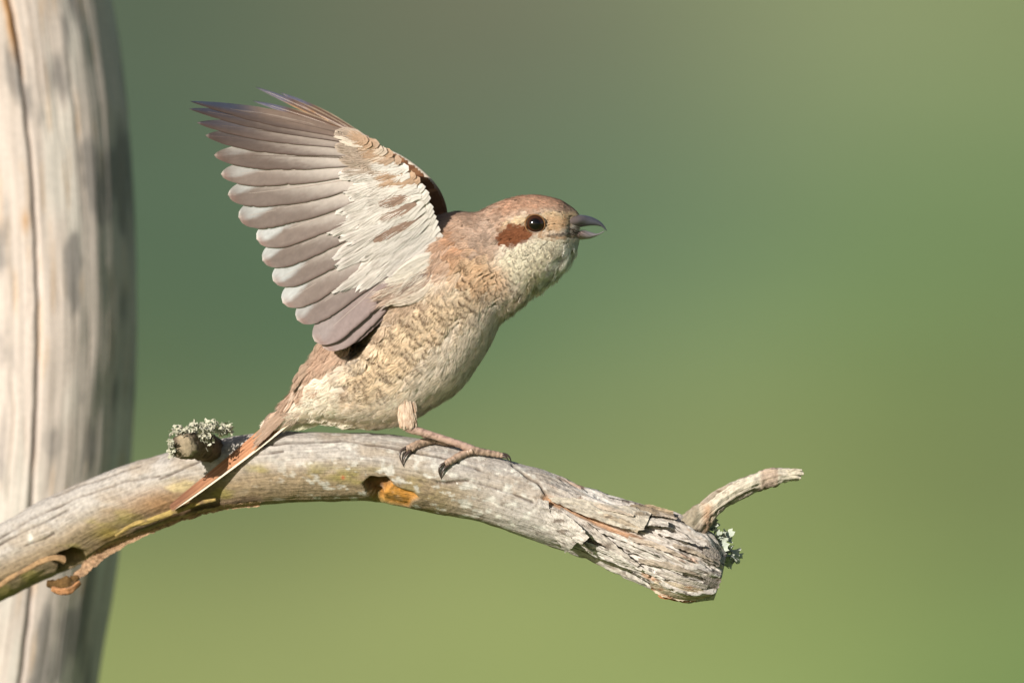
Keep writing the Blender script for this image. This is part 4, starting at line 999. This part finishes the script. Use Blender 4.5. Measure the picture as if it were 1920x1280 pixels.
# ------------------------------------------------------------------ tail
tail = empty('tail', np.array(P(560, 762, 0.0)) - world_loc(bird), None, None, bird)
for k_ in range(10):
    f = k_ / 9.0                                       # 0 far/upper, 1 near/lower
    v = np.linspace(0, 1, 50)[:, None]; s = np.linspace(-1, 1, 11)[None]
    root = np.array([572, 742.]) * (1 - f) + np.array([574, 756.]) * f
    tip = np.array([318, 950.]) * (1 - f) + np.array([322, 955.]) * f + np.array([8, -6.4]) * (0.5 - abs(f - 0.55)) * -0.6
    d = unit((tip - root)[None])[0]; q = np.array([-d[1], d[0]]); q = q if q[1] > 0 else -q
    c = root + (tip - root) * v + q * (3.5 * 4 * v * (1 - v))
    hw = 14 * (0.55 + 0.45 * sstep(0, .4, v)) * np.where(v > .80, np.sqrt(np.clip(1 - ((v - .80) / .20) ** 2, 0, 1)), 1)
    tilt_i = 0.36 - 0.17 * v
    off = (f - 0.45) * (13 - 9 * v)
    px = c[:, :1] + q[0] * (hw * s * tilt_i + off); py = c[:, 1:] + q[1] * (hw * s * tilt_i + off)
    y = 0.0012 - 0.0034 * f + 0.0066 * v ** 1.6 - hw * s * 0.9 * S * 0.35 + 0.0002 * np.sin(k_)
    V = P(px, py, y)
    cc = np.broadcast_to(lin((194, 138, 102)), V.shape).copy()
    cc = mixc(cc, lin((150, 104, 78)), 0.5 * sstep(0.0, 0.5, fbm(n3(v * 20, s * 4, k_ * 3.0), 3)))
    cc = mixc(cc, lin((110, 74, 56)), 0.8 * sstep(0.62, 0.95, v * np.ones_like(s)))
    cc = mixc(cc, lin((218, 168, 128)), 0.7 * sstep(0.55, 0.95, s * np.ones_like(v))); cc = mixc(cc, lin((92, 56, 40)), 0.6 * np.exp(-(s / 0.12) ** 2) * np.ones_like(v))
    if k_ == 9: cc = mixc(cc, lin((240, 226, 202)), sstep(-0.05, 0.15, s * np.ones_like(v)) * sstep(1.02, 0.90, v))
    if k_ == 9: cc = mixc(cc, lin((70, 44, 34)), 0.8 * np.exp(-((s + 0.12) / 0.12) ** 2) * np.ones_like(v) * sstep(0.1, 0.5, v))
    if k_ == 8: cc = mixc(cc, lin((232, 206, 176)), 0.8 * sstep(0.3, 0.8, s * np.ones_like(v)))
    mesh('tail_feather', V, gridq(50, 11), M_flight, tail, cc * KP)
for k_ in range(54):                                   # upper tail coverts
    f = r2.random(); x = 572 - 66 * f; yv = 716 + 72 * f
    root = np.array([x + 4 + r2.normal() * 4, yv + 6 + r2.random() * 12]); tip = root + np.array([-34, 35.]) * (0.7 + 0.5 * r2.random())
    covert('tail_covert', tail, root, tip, 5.0 - 2.0 * f, 2, (188, 160, 140) if r2.random() < 0.7 else (206, 178, 158), r2, nb=10, yfun=lambda a, b_: -0.0036 + 0.00002 * np.clip(560 - a, 0, 99), fluff=1.0)
for k_ in range(16):                                   # pale undertail wedge
    root = np.array([602 + r2.normal() * 7, 768 + r2.random() * 16]); tip = np.array([520 + r2.random() * 40, 806 - r2.random() * 12])
    covert('tail_covert', tail, root, tip, 8, 0, (226, 222, 196), r2, nb=8, yfun=lambda a, b_: 0.001 + 0 * a, fluff=1.0)

# ------------------------------------------------------------------ legs
def limb(name, pts, parent, colf, sides=14, n=40, ridge=0.0, rk=20):
    p = crom(np.array(pts, float), n); C = P(p[:, 0], p[:, 1], p[:, 3])
    tt = np.linspace(0, 1, n)
    G = tube_grid(C, 0.86 * p[:, 2] * S * (1 + ridge * np.sign(np.sin(tt * rk * 2 * np.pi)) * np.abs(np.sin(tt * rk * 2 * np.pi)) ** 0.5), sides)
    return closed(name, G, M_leg, parent, colf)
def legcol(base=(188, 150, 134), dark=(112, 82, 72)):
    def f(V):
        px = V[:, 0] / S; pz = V[:, 2] / S
        c = np.broadcast_to(lin(base), V.shape).copy()
        c = mixc(c, lin(dark), 0.7 * sstep(0.0, 0.5, fbm(n3(px / 7, pz / 4, V[:, 1] / S / 6), 3)))
        return c * 0.85
    return f
def claw(parent, pts):
    p = crom(np.array(pts, float), 16); C = P(p[:, 0], p[:, 1], p[:, 2])
    closed('claw', tube_grid(C, np.linspace(3.4, 0.4, 16) * S, 10), M_horn, parent, lin((70, 58, 52)))
legA = empty('leg', np.array(P(890, 850, -0.006)) - world_loc(bird), None, None, bird)
thigh = [(772, 728, 20, -0.0060), (765, 750, 17, -0.0085), (761, 772, 15.5, -0.0110), (762, 790, 15, -0.0112), (767, 802, 12, -0.0112)]
p = crom(np.array(thigh, float), 40); C = P(p[:, 0], p[:, 1], p[:, 3])
closed('thigh', tube_grid(C, p[:, 2] * S, 20), M_plume, legA, lambda V: lin((226, 206, 184)) * KP * (1 + 0.2 * fbm(V / S / np.array([4, 4, 14.]), 3))[:, None])
for k_ in range(90):
    x = 748 + r2.random() * 30; y0_ = 748 + r2.random() * 36
    edge_ = (x - 762) / 16.0
    yy_ = -0.0110 - 15.5 * S * math.sqrt(max(0.05, 1 - edge_ ** 2))
    covert('thigh_feather', legA, (x, y0_), (x + 2 + 3 * edge_, y0_ + 20), 2.6, 1.0, (228, 206, 184) if r2.random() < 0.7 else (206, 176, 152), r2, nb=7, yfun=lambda a, b_, q=yy_: q + 0 * a, fluff=1.2, bw=0.00008)
by = lambda x, y: float(branch_front([x], [y])[0])
limb('tarsus', [(760, 797, 11, -0.0112), (772, 804, 10.5, -0.0114), (795, 811, 8.2, -0.0110), (830, 822, 7.8, -0.0100), (860, 832, 8.0, -0.0090), (880, 840, 9.0, -0.0080), (892, 845, 8.5, -0.0075)], legA, legcol((200, 168, 152), (118, 90, 80)), 18, 90, 0.02, 11)
TO = legcol((178, 152, 132), (100, 80, 70))
b1 = by(918, 862) ; 
limb('toe', [(884, 842, 9, -0.0078), (900, 846, 8, -0.0075), (918, 849, 7, -0.0068), (934, 852, 6.6, -0.0062), (946, 855, 5, -0.0060)], legA, TO, 14, 60, 0.045, 7)
claw(legA, [(942, 851, -0.0066), (951, 853, -0.0064), (957, 860, -0.0062), (958, 868, -0.0058)])
claw(legA, [(944, 855, -0.0076), (950, 858, -0.0080), (955, 865, -0.0076)])
q1 = by(862, 862); q2 = by(842, 872); q3 = by(832, 878)
limb('toe', [(886, 844, 8.5, -0.0082), (874, 849, 7.6, min(-0.0082, by(874, 856))), (858, 857, 7.2, by(858, 860) - 0.0005), (843, 865, 7.8, by(843, 867) - 0.0009), (834, 870, 6, by(834, 872) - 0.0012)], legA, TO, 14, 60, 0.045, 7)
limb('toe', [(886, 846, 8, -0.0060), (872, 848, 7, -0.0055), (852, 858, 6.2, by(852, 860) + 0.0003), (842, 869, 5.6, by(842, 871) - 0.0008)], legA, TO, 12, 50, 0.045, 7)
claw(legA, [(836, 867, by(836, 870) - 0.0014), (826, 873, by(826, 876) - 0.0014), (823, 884, by(823, 886) - 0.0010), (828, 899, by(828, 899) - 0.0002)])
claw(legA, [(842, 871, by(842, 872) - 0.0010), (834, 877, by(834, 879) - 0.0012), (829, 886, by(829, 888) - 0.0010), (828, 896, by(828, 897) - 0.0003)])
legB = empty('leg', np.array(P(815, 826, 0.0)) - world_loc(bird), None, None, bird)
p = crom(np.array([(776, 735, 28, 0.0095), (772, 760, 20, 0.0100), (764, 780, 14, 0.0100), (762, 796, 11, 0.0098)], float), 30); C = P(p[:, 0], p[:, 1], p[:, 3])
closed('thigh', tube_grid(C, p[:, 2] * S, 18), M_plume, legB, lin((226, 206, 184)) * KP)
limb('tarsus', [(760, 794, 9.5, 0.0098), (776, 803, 8, 0.0085), (798, 815, 7.5, 0.0030), (814, 822, 8, -0.0020), (820, 826, 8, -0.0040)], legB, legcol((196, 156, 140)), 16, 60, 0.035, 11)
limb('toe', [(822, 824, 8, -0.0042), (808, 826, 7.5, min(-0.0052, by(808, 834))), (790, 829, 7.4, by(790, 833) - 0.0009), (774, 836, 7.6, by(774, 838) - 0.0010), (761, 842, 6.2, by(761, 844) - 0.0012)], legB, TO, 14, 60, 0.045, 7)
limb('toe', [(822, 826, 7, -0.0020), (800, 829, 6.2, by(800, 832) - 0.0002), (782, 836, 6, by(782, 838) - 0.0006), (771, 843, 5.4, by(771, 844) - 0.0009)], legB, TO, 12, 50, 0.045, 7)
limb('toe', [(818, 826, 7, -0.0050), (830, 829, 6.5, -0.0045), (846, 834, 6, -0.0030), (858, 838, 5, -0.0020)], legB, TO, 12, 40, 0.08, 8)
claw(legB, [(762, 839, by(762, 842) - 0.0015), (752, 845, by(752, 847) - 0.0015), (750, 857, by(750, 859) - 0.0010), (757, 875, by(757, 875) - 0.0002)])
claw(legB, [(769, 845, by(769, 846) - 0.0009), (762, 851, by(762, 852) - 0.0011), (757, 860, by(757, 861) - 0.0009), (756, 871, by(756, 872) - 0.0003)])
